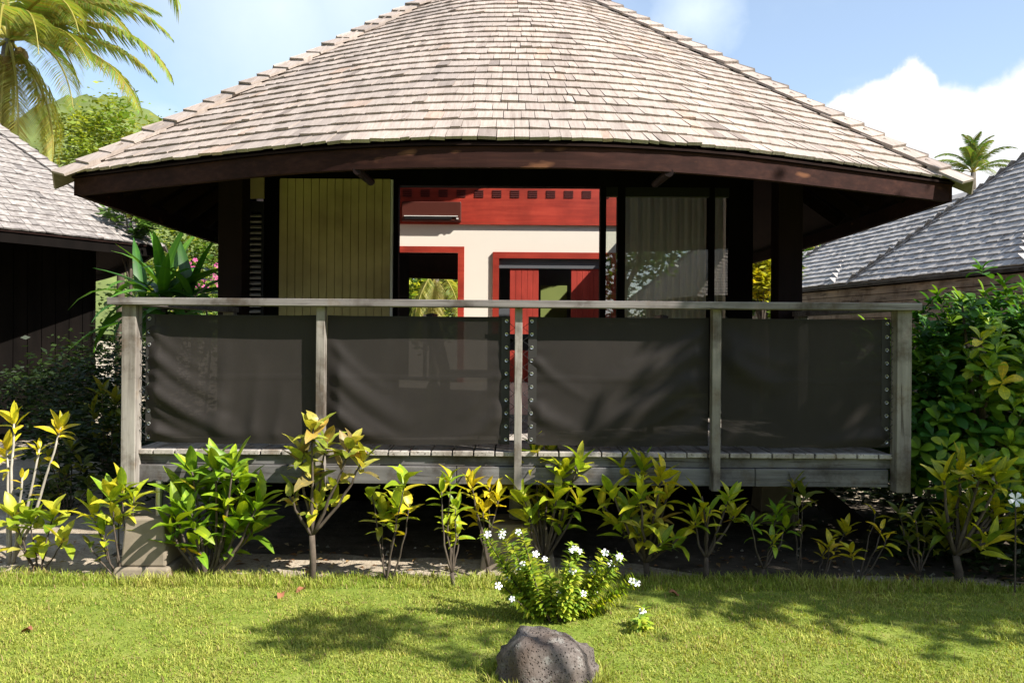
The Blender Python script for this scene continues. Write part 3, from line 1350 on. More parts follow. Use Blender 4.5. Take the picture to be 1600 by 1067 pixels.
SY = 5.105
zb, ztp = .838, 1.655
screen(-2.345, -1.245, zb, ztp, SY, 'l', 1, 'dark fabric screen laced to the sunlit end post of the railing',
       [(0, .92, .35, .55, .030, .010), (0, .58, .55, .15, .030, .012), (0, .30, .5, -.02, .028, .013), (.62, .05, .66, .7, .035, .008), (.75, .02, .8, .5, .03, .006), (0, .12, .55, -.10, .05, .022), (0, .45, .62, .0, .06, .028), (0, .72, .5, .28, .05, .018), (.42, .1, .47, .8, .05, .010), (.02, .02, .3, -.05, .03, .012)])
screen(-1.183, -.012, zb, ztp, SY, 'r', 2, 'dark fabric screen left of the thin middle post of the railing',
       [(0, .80, .35, .40, .03, .010), (0, .45, .40, .02, .028, .013), (0, .16, .30, -.1, .026, .012), (1, .62, .72, .2, .03, .008), (0, .30, .45, -.1, .06, .026), (0, .60, .45, .12, .07, .020), (1, .3, .65, -.05, .05, .012), (.0, .08, .25, -.05, .03, .012)])
screen(.105, 1.262, zb, ztp, SY, 'l', 3, 'dark fabric screen right of the thin middle post of the railing',
       [(1, .9, .5, .62, .03, .009), (.9, .35, .4, .02, .035, .012), (0, .7, .35, .35, .03, .009), (.95, .55, .35, .1, .08, .022), (1, .75, .4, .5, .06, .016), (0, .3, .4, .05, .05, .012), (1, .2, .7, .0, .04, .010)])
screen(1.345, 2.425, zb, ztp, SY, 'r', 4, 'dark fabric screen in shade laced to the post beside the big round leaved shrub',
       [(0, .72, .4, .45, .07, .026), (0, .85, .5, .62, .05, .012), (1, .1, .5, .0, .06, .014)])

# table and two chairs on the veranda
tb = thing('veranda_table', 'dark square timber table standing behind the fabric screens', 'table', (.24, 6.2, FL))
b = MB()
b.box(-.20, .68, 5.85, 6.60, FL + .715, FL + .75)
b.build('tabletop', 'furniture_wood', tb, bevel=.006)
for x in (-.14, .62):
    for y in (5.91, 6.54):
        b = MB()
        b.box(x - .04, x + .04, y - .04, y + .04, FL, FL + .7145)
        b.build('leg', 'furniture_wood', tb)
b = MB()
b.box(-.12, .60, 5.90, 5.925, FL + .63, FL + .7145)
b.box(-.12, .60, 6.52, 6.545, FL + .63, FL + .7145)
b.build('apron', 'furniture_wood', tb)


def chair(x, y, s, label):
    """s = +1 faces right, -1 faces left"""
    t = thing('dining_chair', label, 'chair', (x, y, FL), 'chairs at the veranda table')
    b = MB()
    b.box(x - .22, x + .22, y - .22, y + .22, FL + .42, FL + .46)
    b.build('seat', 'furniture_wood', t, bevel=.006)
    for dx in (-.19, .19):
        for dy in (-.19, .19):
            b = MB()
            if dx * s < 0:
                b.bar((x + dx, y + dy, FL), (x + dx, y + dy, FL + .4195), .045, .045, V((0, 1, 0)))
            else:
                b.bar((x + dx, y + dy, FL), (x + dx, y + dy, FL + .4195), .045, .045, V((0, 1, 0)))
            b.build('leg', 'furniture_wood', t)
    for dy in (-.19, .19):
        b = MB()
        b.bar((x - s * .19, y + dy, FL + .461), (x - s * .30, y + dy, FL + .90), .045, .045, V((0, 1, 0)))
        b.build('back_stile', 'furniture_wood', t)
    for q in range(3):
        z = FL + .56 + q * .13
        f = (z - FL - .46) / .44
        b = MB()
        xx = x - s * (.19 + .11 * f)
        b.box(xx - .012, xx + .012, y - .167, y + .167, z, z + .085)
        b.build('back_slat', 'furniture_wood', t)


chair(-.33, 6.22, 1, 'dark timber chair at the table side towards the olive panel')
chair(.86, 6.22, -1, 'dark timber chair at the table side towards the curtained glass')
# small bottle plant on the sill
t = thing('bottle_vase', 'small green bottle with thin stems standing on the deck behind the screen', 'vase', (-.62, 6.3, FL))
b = MB()
q = V((-.62, 6.3, FL))
b.tube([q, q + V((0, 0, .02)), q + V((0, 0, .30)), q + V((0, 0, .38)), q + V((0, 0, .48))], [.06, .065, .065, .028, .025], 14)
b.build('bottle', 'bottle', t, True)

# ------------------------------------------------------------------ neighbouring bungalows
def simple_house(name_label, loc, rotz, scale=1.0, parts=300, mat='shingle', boards=True, group=None, faces=(0, 1, 2, 3), flist=('fl', 'fr', 'br', 'bl')):
    global ADDED_SKYLIGHT
    keep, ADDED_SKYLIGHT = ADDED_SKYLIGHT, None
    c = V((0, 9.9, 0))
    xf = Matrix.Translation(V(loc)) @ Matrix.Rotation(rotz, 4, 'Z') @ Matrix.Scale(scale, 4) @ Matrix.Translation(-c)
    h = thing('neighbour_bungalow', name_label, 'bungalow', loc, group)
    rf = roof_sheath(h, xf)
    ls = []
    for fc in faces:
        ls += make_shingles(fc, .152, .07, .13, 31 + fc, xf)
    add_shingles(ls, rf, mat, parts)
    hips(rf, xf, mat, flist, single=parts > 0)
    for cv, cu in ((front_eave, CF), (right_eave, CS), (left_eave, CS), (back_eave, CF)):
        fascia(cv, cu, h, 'dark_wood', xf=xf)
    # board walls
    wxs, wy0, wy1 = 2.55, 6.4, 13.2
    cor = [V((-wxs, wy0, 0)), V((wxs, wy0, 0)), V((wxs, wy1, 0)), V((-wxs, wy1, 0))]
    for a, d in zip(cor, cor[1:] + cor[:1]):
        L = (d - a).length
        nb = int(L / .16)
        wl = MB()
        dr = (d - a).normalized()
        inn = V((-dr.y, dr.x, 0))
        A, D = a + inn * .03, d + inn * .03
        wl.box8([xf @ (p + V((0, 0, z))) for z in (0, 2.9) for p in (A, D, D + inn * .05, A + inn * .05)])
        wo = wl.build('wall', 'dark_wood', h)
        if boards:
            for i in range(nb):
                p0, p1 = a + dr * (L * i / nb + .004), a + dr * (L * (i + 1) / nb - .004)
                bb = MB()
                bb.box8([xf @ (p + V((0, 0, z))) for z in (.1, 2.88) for p in (p0, p1, p1 + inn * .0295, p0 + inn * .0295)])
                bb.build('board', 'dark_wood', wo)
    ADDED_SKYLIGHT = keep
    return h


simple_house('dark neighbouring bungalow with a sunlit shingle roof beyond the sandy path', (-10.25, 13.1, 0), R(34), 1.03, 300, 'shingle_old')


# right: plank boundary wall and grey hip roofs behind it
def line_pt(s):
    """along the plank wall, s metres from the near end, going back"""
    a, c = V((6.95, 8.8, 0)), V((5.72, 16.8, 0))
    return a + (c - a).normalized() * s


wl = thing('plank_wall', 'weathered brown plank wall below the grey shingle roofs', 'wall', line_pt(6))
ZW = 2.44
d_ = (line_pt(1) - line_pt(0)).normalized()
inn = V((-d_.y, d_.x, 0))
if inn.x < 0:
    inn = -inn
b = MB()
A, D = line_pt(-6) + inn * .04, line_pt(20) + inn * .04
b.box8([p + V((0, 0, z)) for z in (0, ZW - .02) for p in (A, D, D + inn * .08, A + inn * .08)])
b.build('wall_core', 'dark_wood', wl)
z = .1
rr = random.Random(4)
while z < ZW - .05:
    hgt = .135
    s = -6 + rr.uniform(0, 1)
    while s < 20:
        Lb = rr.uniform(.9, 2.6)
        bb = MB()
        p0, p1 = line_pt(s + .004), line_pt(min(20, s + Lb) - .004)
        off = rr.uniform(0, .008)
        z1 = min(ZW - .03, z + hgt - .010)
        bb.box8([p0 - inn * off + V((0, 0, z)), p1 - inn * off + V((0, 0, z)), p1 + inn * .039 + V((0, 0, z)), p0 + inn * .039 + V((0, 0, z)),
                 p0 - inn * (off - .012) + V((0, 0, z1)), p1 - inn * (off - .012) + V((0, 0, z1)), p1 + inn * .039 + V((0, 0, z1)), p0 + inn * .039 + V((0, 0, z1))])
        bb.build('plank', 'siding_wood', wl)
        s += Lb
    z += hgt
b = MB()
A, D = line_pt(-6) - inn * .05, line_pt(20) - inn * .05
b.box8([p + V((0, 0, zq)) for zq in (ZW - .029, ZW + .02) for p in (A, D, D + inn * .22, A + inn * .22)])
b.build('coping', 'weathered_beam', wl)


def hip_roof_grey(s0, s1, depth, rise, label):
    """straight hip roof behind the plank wall, eave along it"""
    c0, c1 = line_pt(s0) - inn * .08, line_pt(s1) - inn * .08
    ze = ZW + .03
    dp = inn * depth
    run = depth / 2
    dd = (c1 - c0).normalized()
    r0, r1 = c0 + dp / 2 + dd * run * .9, c1 + dp / 2 - dd * run * .9
    up = V((0, 0, ze))
    ru = V((0, 0, ze + rise))
    h = thing('hip_roof_house', label, 'house', (c0 + c1) / 2 + dp / 2, 'grey roofed houses behind the plank wall')
    e = [c0 + up, c1 + up, c1 + dp + up, c0 + dp + up]
    rg = [r0 + ru, r1 + ru]
    b = MB()
    for q in ([e[1], e[0], rg[0], rg[1]], [e[2], e[1], rg[1]], [e[3], e[2], rg[1], rg[0]], [e[0], e[3], rg[0]]):
        b.poly([p - V((0, 0, .015)) for p in q])
    b.poly([p - V((0, 0, .05)) for p in e])
    rf = b.build('roof', 'shingle_grey', h)
    wlm = MB()
    ws = [c0 + dd * .5 + inn * .45, c1 - dd * .5 + inn * .45, c1 - dd * .5 + dp - inn * .45, c0 + dd * .5 + dp - inn * .45]
    wlm.box8(ws + [p + V((0, 0, ze - .06)) for p in ws])
    wlm.build('wall', 'siding_wood', h)
    # shingle courses on the slope over the wall and the two ends
    fld = MB()
    rr = random.Random(int(s0 * 10) + 3)
    for (ea, eb, ta, tb_) in ((e[0], e[1], rg[0], rg[1]), (e[1], e[2], rg[1], rg[1]), (e[3], e[0], rg[0], rg[0])):
        sl_ = ((ta + tb_) / 2 - (ea + eb) / 2).length
        nc = int(sl_ / .145)
        nn = (eb - ea).cross(ta - ea).normalized()
        if nn.z < 0:
            nn = -nn
        for k in range(nc):
            t0, t1 = k / nc, min(1, (k + 1.6) / nc)
            pa, pb = ea.lerp(ta, t0), eb.lerp(tb_, t0)
            L = (pb - pa).length
            if L < .15:
                continue
            dr = (pb - pa).normalized()
            fl_ = ((ta + tb_) / 2 - (ea + eb) / 2) / nc * 1.6
            fl_ = fl_ - dr * fl_.dot(dr)
            s = rr.uniform(-.1, 0)
            while s < L:
                w_ = rr.uniform(.08, .15)
                a_, c_ = max(0, s), min(L, s + w_ - .005)
                s += w_
                if c_ - a_ < .02:
                    continue
                j = rr.gauss(0, .005)
                q0, q1 = pa + dr * a_ + fl_.normalized() * j, pa + dr * c_ + fl_.normalized() * j
                lf = .034 + rr.uniform(0, .012)
                fld.box8([q0 + nn * (lf - .016), q1 + nn * (lf - .016), q1 + fl_ + nn * .0, q0 + fl_ + nn * .0,
                          q0 + nn * lf, q1 + nn * lf, q1 + fl_ + nn * .008, q0 + fl_ + nn * .008])
                fld.tint += [min(1, max(0, rr.gauss(.5, .22)))] * 8
    tag(fld.build('shingle_field', 'shingle_grey', rf), kind='stuff')
    # caps along the hips
    for a_, c_ in ((e[1], rg[1]),):
        d2 = (c_ - a_)
        L = d2.length
        d2.normalize()
        k = 0
        while k * .2 < L:
            bb = MB()
            p0, p1 = a_ + d2 * (k * .2), a_ + d2 * min(L, k * .2 + .26)
            sd = d2.cross(V((0, 0, 1))).normalized() * .10
            l0, l1 = V((0, 0, .058)), V((0, 0, .052))
            dn = V((0, 0, -.05))
            bb.v += [tuple(q) for q in (p0 - sd + dn + l0, p0 + l0, p0 + sd + dn + l0, p1 - sd + dn + l1, p1 + l1, p1 + sd + dn + l1)]
            bb.v += [tuple(V(q) - V((0, 0, .02))) for q in bb.v[:6]]
            bb.f = [(0, 1, 4, 3), (1, 2, 5, 4), (6, 9, 10, 7), (7, 10, 11, 8), (0, 6, 7, 1), (1, 7, 8, 2), (3, 4, 10, 9), (4, 5, 11, 10), (0, 3, 9, 6), (2, 8, 11, 5)]
            bb.tint = [.75] * 12
            bb.build('hip_cap', 'shingle_old', rf)
            k += 1


hip_roof_grey(-5.0, 5.6, 6.0, 2.95, 'house with the large grey shingle hip roof behind the plank wall')
hip_roof_grey(1.5, 9.4, 3.6, 1.55, 'house with the middle sized grey hip roof behind the plank wall')
hip_roof_grey(6.0, 12.4, 2.6, .95, 'house with the smallest grey hip roof, farthest along the plank wall')

# behind the photographer: the bungalow mirrored in the glass
simple_house('bungalow across the lawn, facing the veranda', (8.2, -13.5, 0), R(172), 1.0, 0, boards=False)

# ------------------------------------------------------------------ hill
b = MB()
NX, NY = 130, 60
hr = random.Random(2)
ph = [(hr.uniform(0, 6), hr.uniform(0, 6)) for _ in range(6)]
for j in range(NY + 1):
    for i in range(NX + 1):
        x = -260 + 300 * i / NX
        y = 110 + 190 * j / NY
        g = math.exp(-((x + 104) / 44) ** 2 - ((y - 205) / 60) ** 2) * 61
        g += math.exp(-((x + 30) / 30) ** 2 - ((y - 225) / 40) ** 2) * 14
        bump = sum(math.sin(x * .12 * (k + 1) + ph[k][0]) * math.sin(y * .11 * (k + 1) + ph[k][1]) / (k + 1) for k in range(6))
        z = g + bump * 1.3 * min(1, g / 10) + hr.uniform(-1.6, 1.6) * min(1, g / 10) - .6
        b.v.append((x, y, z))
for j in range(NY):
    for i in range(NX):
        a = j * (NX + 1) + i
        b.f.append((a, a + 1, a + NX + 2, a + NX + 1))
tag(b.build('hill', 'hill', None, True), 'wooded green hill rising behind the palms', kind='structure')

# ------------------------------------------------------------------ plants
def leaf_mesh(name, width, fold, droop, shape='lance', nseg=5, wave=0.0):
    """unit-length leaf along +Y, upper side +Z"""
    me = bpy.data.meshes.new(name)
    v, f = [], []
    for i in range(nseg + 1):
        t = i / nseg
        if shape == 'lance':
            w = math.sin(math.pi * min(1, t ** .8 * .97 + .02)) ** .8
        elif shape == 'obov':
            w = math.sin(math.pi * min(1, t ** 1.7 * .93)) ** .6 if t > 0 else .05
            w = max(w, .06)
        else:
            w = min(1, .35 + t * 2.5) * (1 - t ** 2.2)
        w = max(.015, w) * width / 2
        ang = droop * t
        y = math.sin(ang) / droop if abs(droop) > 1e-3 else t
        z = -(1 - math.cos(ang)) / droop if abs(droop) > 1e-3 else 0
        wv = wave * math.sin(t * 9)
        v += [(-w, y, z + fold * w + wv * w), (0, y, z), (w, y, z + fold * w - wv * w)]
    for i in range(nseg):
        a = i * 3
        f += [(a, a + 1, a + 4, a + 3), (a + 1, a + 2, a + 5, a + 4)]
    me.from_pydata(v, [], f)
    me.materials.append(M['leaf'])
    me.polygons.foreach_set('use_smooth', np.ones(len(f), dtype=bool))
    return me


LEAF = {
    'lance': [leaf_mesh('leaf_lance', .32, .45, d, 'lance', 6, wv) for d, wv in ((.4, .0), (.7, .15), (1.1, .25), (.2, .1))],
    'broad': [leaf_mesh('leaf_broad', .46, .30, d, 'lance', 5, wv) for d, wv in ((.5, .1), (.9, .25), (1.5, .35), (.2, .1))],
    'obov': [leaf_mesh('leaf_obov', .50, .35, d, 'obov', 5, 0) for d in (.3, .7, 1.1)],
    'strap': [leaf_mesh('leaf_strap', .17, .35, d, 'strap', 6, 0) for d in (.5, 1.0, 1.6, 2.0)],
}
PAL = {
    'lime': [(.25, .33, .020), (.31, .37, .022), (.18, .27, .018), (.37, .39, .028), (.42, .40, .03)],
    'green': [(.11, .21, .014), (.15, .26, .018), (.19, .30, .018), (.26, .35, .02)],
    'deep': [(.03, .10, .014), (.042, .13, .016), (.06, .16, .016)],
    'yellow': [(.50, .44, .022), (.44, .40, .02), (.55, .43, .03), (.36, .36, .02)],
    'mottled': [(.36, .37, .06), (.30, .33, .05), (.20, .16, .06), (.38, .36, .08), (.16, .20, .03), (.36, .25, .06), (.42, .40, .09)],
    'croton': [(.17, .21, .015), (.32, .33, .018), (.12, .17, .015), (.40, .38, .02), (.28, .30, .02)],
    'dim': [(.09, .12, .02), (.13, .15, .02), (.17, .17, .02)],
}


def leaf(parent, P, d, up, L, kind, pal, rr, name='leaf'):
    d = d.normalized()
    x = d.cross(up)
    if x.length < 1e-3:
        x = d.cross(V((0, 1, 0)))
    x.normalize()
    z = x.cross(d).normalized()
    mt = Matrix((x, d, z)).transposed().to_4x4()
    mt = Matrix.Translation(P - org_of(parent)) @ mt @ Matrix.Rotation(rr.uniform(-.5, .5), 4, 'Y') @ Matrix.Scale(L, 4)
    o = bpy.data.objects.new(name, rr.choice(LEAF[kind]))
    o.matrix_local = mt
    c = rr.choice(PAL[pal])
    k = rr.uniform(.8, 1.2)
    o.color = (c[0] * k * rr.uniform(.9, 1.1), c[1] * k, c[2] * k, 1)
    link(o, parent)
    return o


def rosette(parent, P, ax, n, L, kind, pal, rr, open_=(8, 74)):
    n = n if kind == 'obov' else int(round(n * 1.1))
    ax = ax.normalized()
    s1 = ax.cross(V((.3, .9, .1))).normalized()
    s2 = ax.cross(s1)
    ph0 = rr.uniform(0, 6.28)
    for i in range(n):
        f = (i + .5) / n
        ph = ph0 + i * 2.4 + rr.uniform(-.3, .3)
        th = R(open_[0] + (open_[1] - open_[0]) * f + rr.uniform(-10, 10))
        rad = s1 * math.cos(ph) + s2 * math.sin(ph)
        d = ax * math.cos(th) + rad * math.sin(th)
        base = P - ax * (f * L * .55)
        ln = L * (.60 + .45 * math.sin(math.pi * (.15 + .7 * f))) * rr.uniform(.8, 1.15)
        leaf(parent, base + rad * .004, d, ax + rad * -.2 + V((0, 0, .3)), ln, kind, pal, rr)


def bez(a, c, b, n=6):
    return [a * (1 - t) ** 2 + c * 2 * t * (1 - t) + b * t * t for t in [i / n for i in range(n + 1)]]


SHRUBS = 'shrubs planted along the front of the veranda'


def shrub(label, base_px, tips, kind='lance', pal='lime', L=.17, seed=0, trunk=0.0, stem_r=.008, bark='bark', Y=None, group=SHRUBS, n=9, name='garden_shrub', dy=.10, open_=(8, 74), foot=None):
    rr = random.Random(seed * 13 + 5)
    base = on_ground(*base_px) if Y is None else V((at(base_px[0], base_px[1], Y).x, Y, 0))
    if foot is not None:
        base.z = foot
    t = thing(name, label, 'shrub', base, group)
    Yb = base.y
    top_of_trunk = base + V((rr.uniform(-.02, .02), 0, trunk))
    if trunk:
        b = MB()
        b.tube([base - V((0, 0, .03)), base + V((rr.uniform(-.01, .01), 0, trunk * .5)), top_of_trunk], [stem_r * 2.0, stem_r * 1.7, stem_r * 1.5], 7)
        b.build('trunk', bark, t, True)
    for tip in tips:
        px, py = tip[0], tip[1]
        nn = tip[2] if len(tip) > 2 and tip[2] else n
        LL = tip[3] if len(tip) > 3 and tip[3] else L
        pl = tip[4] if len(tip) > 4 and tip[4] else pal
        yy = Yb + rr.uniform(-dy, dy)
        P = at(px, py, yy)
        start = top_of_trunk if trunk else base + V((rr.uniform(-.02, .02), rr.uniform(-.02, .02), -.02))
        mid = V((start.x * .45 + P.x * .55 + rr.uniform(-.03, .03), start.y * .4 + P.y * .6, start.z + (P.z - start.z) * rr.uniform(.30, .5)))
        pts = bez(start, mid, P, 7)
        for i in range(2, 7):
            pts[i] = pts[i] + V((rr.gauss(0, .005), rr.gauss(0, .005), 0))
        b = MB()
        r0 = stem_r * (1.1 if not trunk else 1.0)
        b.tube(pts, [r0 + (stem_r * .45 - r0) * i / 7 for i in range(8)], 6)
        b.build('stem', bark, t, True)
        ax = (pts[-1] - pts[-2]).normalized() * .7 + V((0, 0, .5)) + V((rr.uniform(-.2, .2), rr.uniform(-.25, .1), 0))
        if nn > 0:
            rosette(t, P, ax, nn, LL * .92, kind, pl, rr, open_)
            # odd leaves lower on the stem
            for _ in range(rr.choice((1, 2, 3, 3))):
                f = rr.uniform(.55, .95) * 7
                i = min(6, int(f))
                q = pts[i].lerp(pts[i + 1], f - i)
                a_ = rr.uniform(0, 6.28)
                d = V((math.cos(a_), math.sin(a_) * .7, rr.uniform(-.2, .9)))
                leaf(t, q, d, V((0, 0, 1)), LL * rr.uniform(.45, .8), kind, pl if rr.random() < .75 else rr.choice(('dim', 'yellow', 'mottled')), rr)
    return t


shrub('yellow leaved shrub with pale bare stems at the edge of the sandy path', (18, 880), [(22, 655, 8), (95, 665, 9), (10, 700, 6), (62, 700, 5, .10), (35, 745, 3, .1)], 'lance', 'yellow', .16, 1, 0, .013, 'pale_bark', n=8)
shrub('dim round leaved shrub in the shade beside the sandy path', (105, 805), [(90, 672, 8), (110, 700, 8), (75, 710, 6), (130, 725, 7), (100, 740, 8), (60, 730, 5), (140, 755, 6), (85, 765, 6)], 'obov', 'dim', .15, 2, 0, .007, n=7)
shrub('low yellow green shrub nearest the sandy path, with broad upright leaves', (62, 893), [(48, 805, 9), (85, 800, 8), (20, 800, 7), (62, 850, 4, .12), (100, 840, 4), (30, 850, 3)], 'broad', 'lime', .19, 3, 0, .007)
shrub('yellow green shrub partly in front of the concrete footing', (192, 908), [(172, 770, 9), (192, 758, 8), (145, 795, 7), (210, 775, 5), (160, 825, 6), (185, 808, 5), (140, 850, 3, .12, 'dim')], 'lance', 'lime', .19, 4, 0, .007)
shrub('dense bright green bush, widest of the row, beside the concrete footing', (326, 903),
      [(300, 735, 10), (340, 725, 11), (365, 725, 8), (380, 755, 10), (285, 765, 9), (325, 760, 11), (355, 780, 10), (405, 785, 8), (300, 800, 9), (335, 810, 9), (375, 810, 9), (275, 800, 7), (400, 820, 6), (310, 840, 6), (355, 845, 7), (268, 830, 5)], 'lance', 'green', .23, 5, 0, .011, dy=.10)
shrub('tall shrub with browned blotchy leaves rising in front of a railing post', (487, 912),
      [(490, 665, 8), (470, 705, 7), (512, 690, 7), (550, 695, 8), (568, 720, 7), (535, 735, 3), (487, 740, 5), (460, 770, 4), (495, 785, 5, None, 'lime'), (452, 775, 3, .12), (520, 780, 3, None, 'lime')], 'broad', 'mottled', .18, 6, .30, .012, n=6)
shrub('sparse shrub of thin bare stems with a few yellow leaves', (605, 912), [(580, 770, 2, .19, 'lime'), (632, 750, 5, .17, 'lime'), (640, 790, 4, .14, 'yellow'), (598, 800, 0), (620, 790, 0)], 'broad', 'lime', .18, 7, 0, .007)
shrub('narrow shrub with clustered leaves down one thin stem', (708, 920), [(703, 745, 7), (690, 765, 6), (712, 790, 8), (702, 815, 7), (715, 830, 5)], 'lance', 'lime', .13, 8, .10, .008)
shrub('shrub with yellowing leaves behind the white flowered bush', (762, 905), [(737, 755, 8), (765, 760, 7), (755, 790, 6), (780, 775, 5), (745, 800, 4)], 'lance', 'yellow', .15, 9, .08, .009)
shrub('leafy lime shrub in front of the middle railing post', (848, 895),
      [(835, 705, 11), (860, 710, 10), (880, 735, 10), (905, 720, 7), (820, 735, 8), (845, 750, 9), (815, 770, 7), (870, 770, 8), (840, 790, 7), (905, 775, 5), (825, 805, 6), (880, 810, 5)], 'lance', 'lime', .20, 10, .08, .010, dy=.13)
shrub('bushy shrub with green, yellow and a few orange brown leaves', (1010, 908),
      [(975, 735, 9), (1005, 725, 10, None, 'lime'), (1035, 740, 9, None, 'yellow'), (955, 765, 6), (1000, 770, 9), (1045, 770, 7, None, 'yellow'), (985, 800, 9), (1025, 805, 9, None, 'mottled'), (1060, 840, 5, .22), (1000, 830, 8, None, 'croton'), (965, 820, 6), (1035, 845, 6), (940, 785, 4)], 'lance', 'lime', .19, 11, .12, .012, dy=.15)
shrub('small shrub with one long yellow leaf and bare twigs', (1103, 910), [(1097, 775, 2, .20, 'yellow'), (1140, 775, 7, .15, 'lime'), (1110, 795, 4), (1085, 810, 0), (1150, 800, 0), (1120, 830, 3, .1, 'dim')], 'lance', 'lime', .15, 12, .16, .010)
shrub('slender shrub with few green leaves by the deck fascia joint', (1190, 908), [(1175, 815, 5, .12), (1215, 800, 7), (1228, 815, 6), (1205, 840, 6, .13, 'lime')], 'lance', 'green', .15, 13, .08, .007)
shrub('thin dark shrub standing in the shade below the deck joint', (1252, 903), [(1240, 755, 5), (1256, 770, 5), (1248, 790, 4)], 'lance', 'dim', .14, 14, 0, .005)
shrub('little yellow leaved shrub with a slanting stem', (1278, 903), [(1297, 850, 6), (1322, 825, 6), (1288, 860, 4)], 'lance', 'yellow', .12, 15, 0, .007)
shrub('short twiggy plant with hardly any leaves at the shaded lawn edge', (1342, 910), [(1378, 825, 3), (1385, 840, 3), (1330, 860, 0), (1368, 800, 2)], 'lance', 'yellow', .11, 16, 0, .006)
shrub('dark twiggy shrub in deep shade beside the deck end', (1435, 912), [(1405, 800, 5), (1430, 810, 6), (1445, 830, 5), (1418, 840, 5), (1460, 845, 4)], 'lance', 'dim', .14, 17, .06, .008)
shrub('large yellow streaked shrub standing under the round leaved shrub', (1497, 917),
      [(1475, 745, 9), (1500, 730, 10), (1535, 735, 11), (1560, 745, 11), (1590, 740, 10), (1485, 790, 10), (1520, 785, 11), (1555, 790, 10), (1595, 790, 10), (1480, 840, 8), (1510, 830, 9), (1570, 825, 9), (1545, 845, 7), (1470, 815, 6)], 'lance', 'croton', .19, 18, .20, .014, dy=.16)
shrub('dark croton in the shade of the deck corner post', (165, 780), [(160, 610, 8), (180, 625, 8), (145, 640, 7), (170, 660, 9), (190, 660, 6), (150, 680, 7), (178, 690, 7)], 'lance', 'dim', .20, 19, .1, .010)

# big plant with broad straps behind the left railing end
t = thing('strap_leaf_plant', 'tall dark green plant with long arching strap leaves behind the railing end', 'plant', (at(262, 460, 9.0).x, 9.0, 0))
rr = random.Random(9)
bp = at(256, 450, 9.0)
b = MB()
b.tube([V((bp.x, 9, -.03)), V((bp.x + .03, 9, bp.z * .5)), bp], [.045, .04, .035], 8)
b.build('trunk', 'bark', t, True)
for k, (dx, nlv) in enumerate(((0, 26), (-.25, 14), (.32, 14))):
    P = bp + V((dx, rr.uniform(-.1, .1), -.12 * (k > 0)))
    if k:
        b = MB()
        b.tube([V((bp.x, 9, bp.z * .45)), P - V((dx * .2, 0, .25)), P], [.03, .028, .025], 7)
        b.build('branch', 'bark', t, True)
    for i in range(nlv):
        f = (i + .5) / nlv
        ph = i * 2.4
        th = R(8 + 88 * f)
        rad = V((math.cos(ph), math.sin(ph), 0))
        leaf(t, P - V((0, 0, f * .3)), V((0, 0, 1)) * math.cos(th) + rad * math.sin(th), V((0, 0, 1)) - rad * .5, rr.uniform(.75, 1.05), 'strap', 'deep', rr)

# round leaved shrub on the right
t = thing('round_leaved_shrub', 'big glossy round leaved green shrub crowding the shaded railing end', 'shrub', (3.25, 5.75, 0))
rr = random.Random(21)
ros = []
for _ in range(900):
    # points on the outer shell of an uneven mound
    a, e = rr.uniform(0, 2 * math.pi), math.asin(rr.uniform(-.15, 1))
    r = rr.uniform(.80, 1.03)
    dirv = V((math.cos(a) * math.cos(e), math.sin(a) * math.cos(e), math.sin(e)))
    wob = 1 + .10 * math.sin(a * 3 + 1) + .07 * math.sin(e * 7 + a * 5)
    P = V((3.42, 5.85, .72)) + V((dirv.x * 1.06, dirv.y * .85, dirv.z * 1.12)) * r * wob
    if P.z < .12 or P.x < 2.56 and P.y < 7:
        continue
    ros.append((P, dirv))
ros.sort(key=lambda q: q[0].y * .9 - q[0].z * .25)
for s in range(9):
    P, dv = ros[s * 9]
    b = MB()
    st = V((3.3 + rr.uniform(-.25, .25), 5.8 + rr.uniform(-.2, .2), -.03))
    b.tube(bez(st, (st + P) / 2 + V((0, 0, .15)), P, 6), [.018 - .0018 * i for i in range(7)], 6)
    b.build('branch', 'bark', t, True)
cnt = 0
mass = MB()
lm = [(np.array([tuple(v.co) for v in me.vertices]), [tuple(p.vertices) for p in me.polygons]) for me in LEAF['obov']]
for P, dv in ros:
    ax = (dv * .6 + V((rr.uniform(-.2, .2), rr.uniform(-.4, .1), .7))).normalized()
    s = seen(P)
    inframe = s and s[0] < 1650 and P.y < 5.9
    nl = 8
    if cnt + nl <= 300 and inframe:
        rosette(t, P, ax, nl, rr.uniform(.095, .13), 'obov', 'yellow' if rr.random() < .03 else ('deep' if rr.random() < .25 else ('lime' if rr.random() < .25 else 'green')), rr, (20, 95))
        cnt += nl
    else:
        s1 = ax.cross(V((.3, .9, .1))).normalized()
        s2 = ax.cross(s1)
        c0 = rr.choice(PAL['deep'] + PAL['green'][:2])
        for i in range(nl):
            f = (i + .5) / nl
            ph = i * 2.4 + rr.uniform(-.3, .3)
            th = R(20 + 75 * f)
            rad = s1 * math.cos(ph) + s2 * math.sin(ph)
            d = (ax * math.cos(th) + rad * math.sin(th)).normalized()
            x = d.cross(ax - rad * .2).normalized()
            z = x.cross(d)
            vs, fs = lm[i % 3]
            base = len(mass.v)
            L = rr.uniform(.09, .13)
            o_ = P - ax * f * .05
            for q in vs:
                p = o_ + (x * q[0] + d * q[1] + z * q[2]) * L
                mass.v.append(tuple(p))
                mass.colr.append((c0[0], c0[1], c0[2], 1))
            mass.f += [tuple(base + j for j in q) for q in fs]
tag(mass.build('leaf_mass', 'leaf_mass', t, True), kind='stuff')


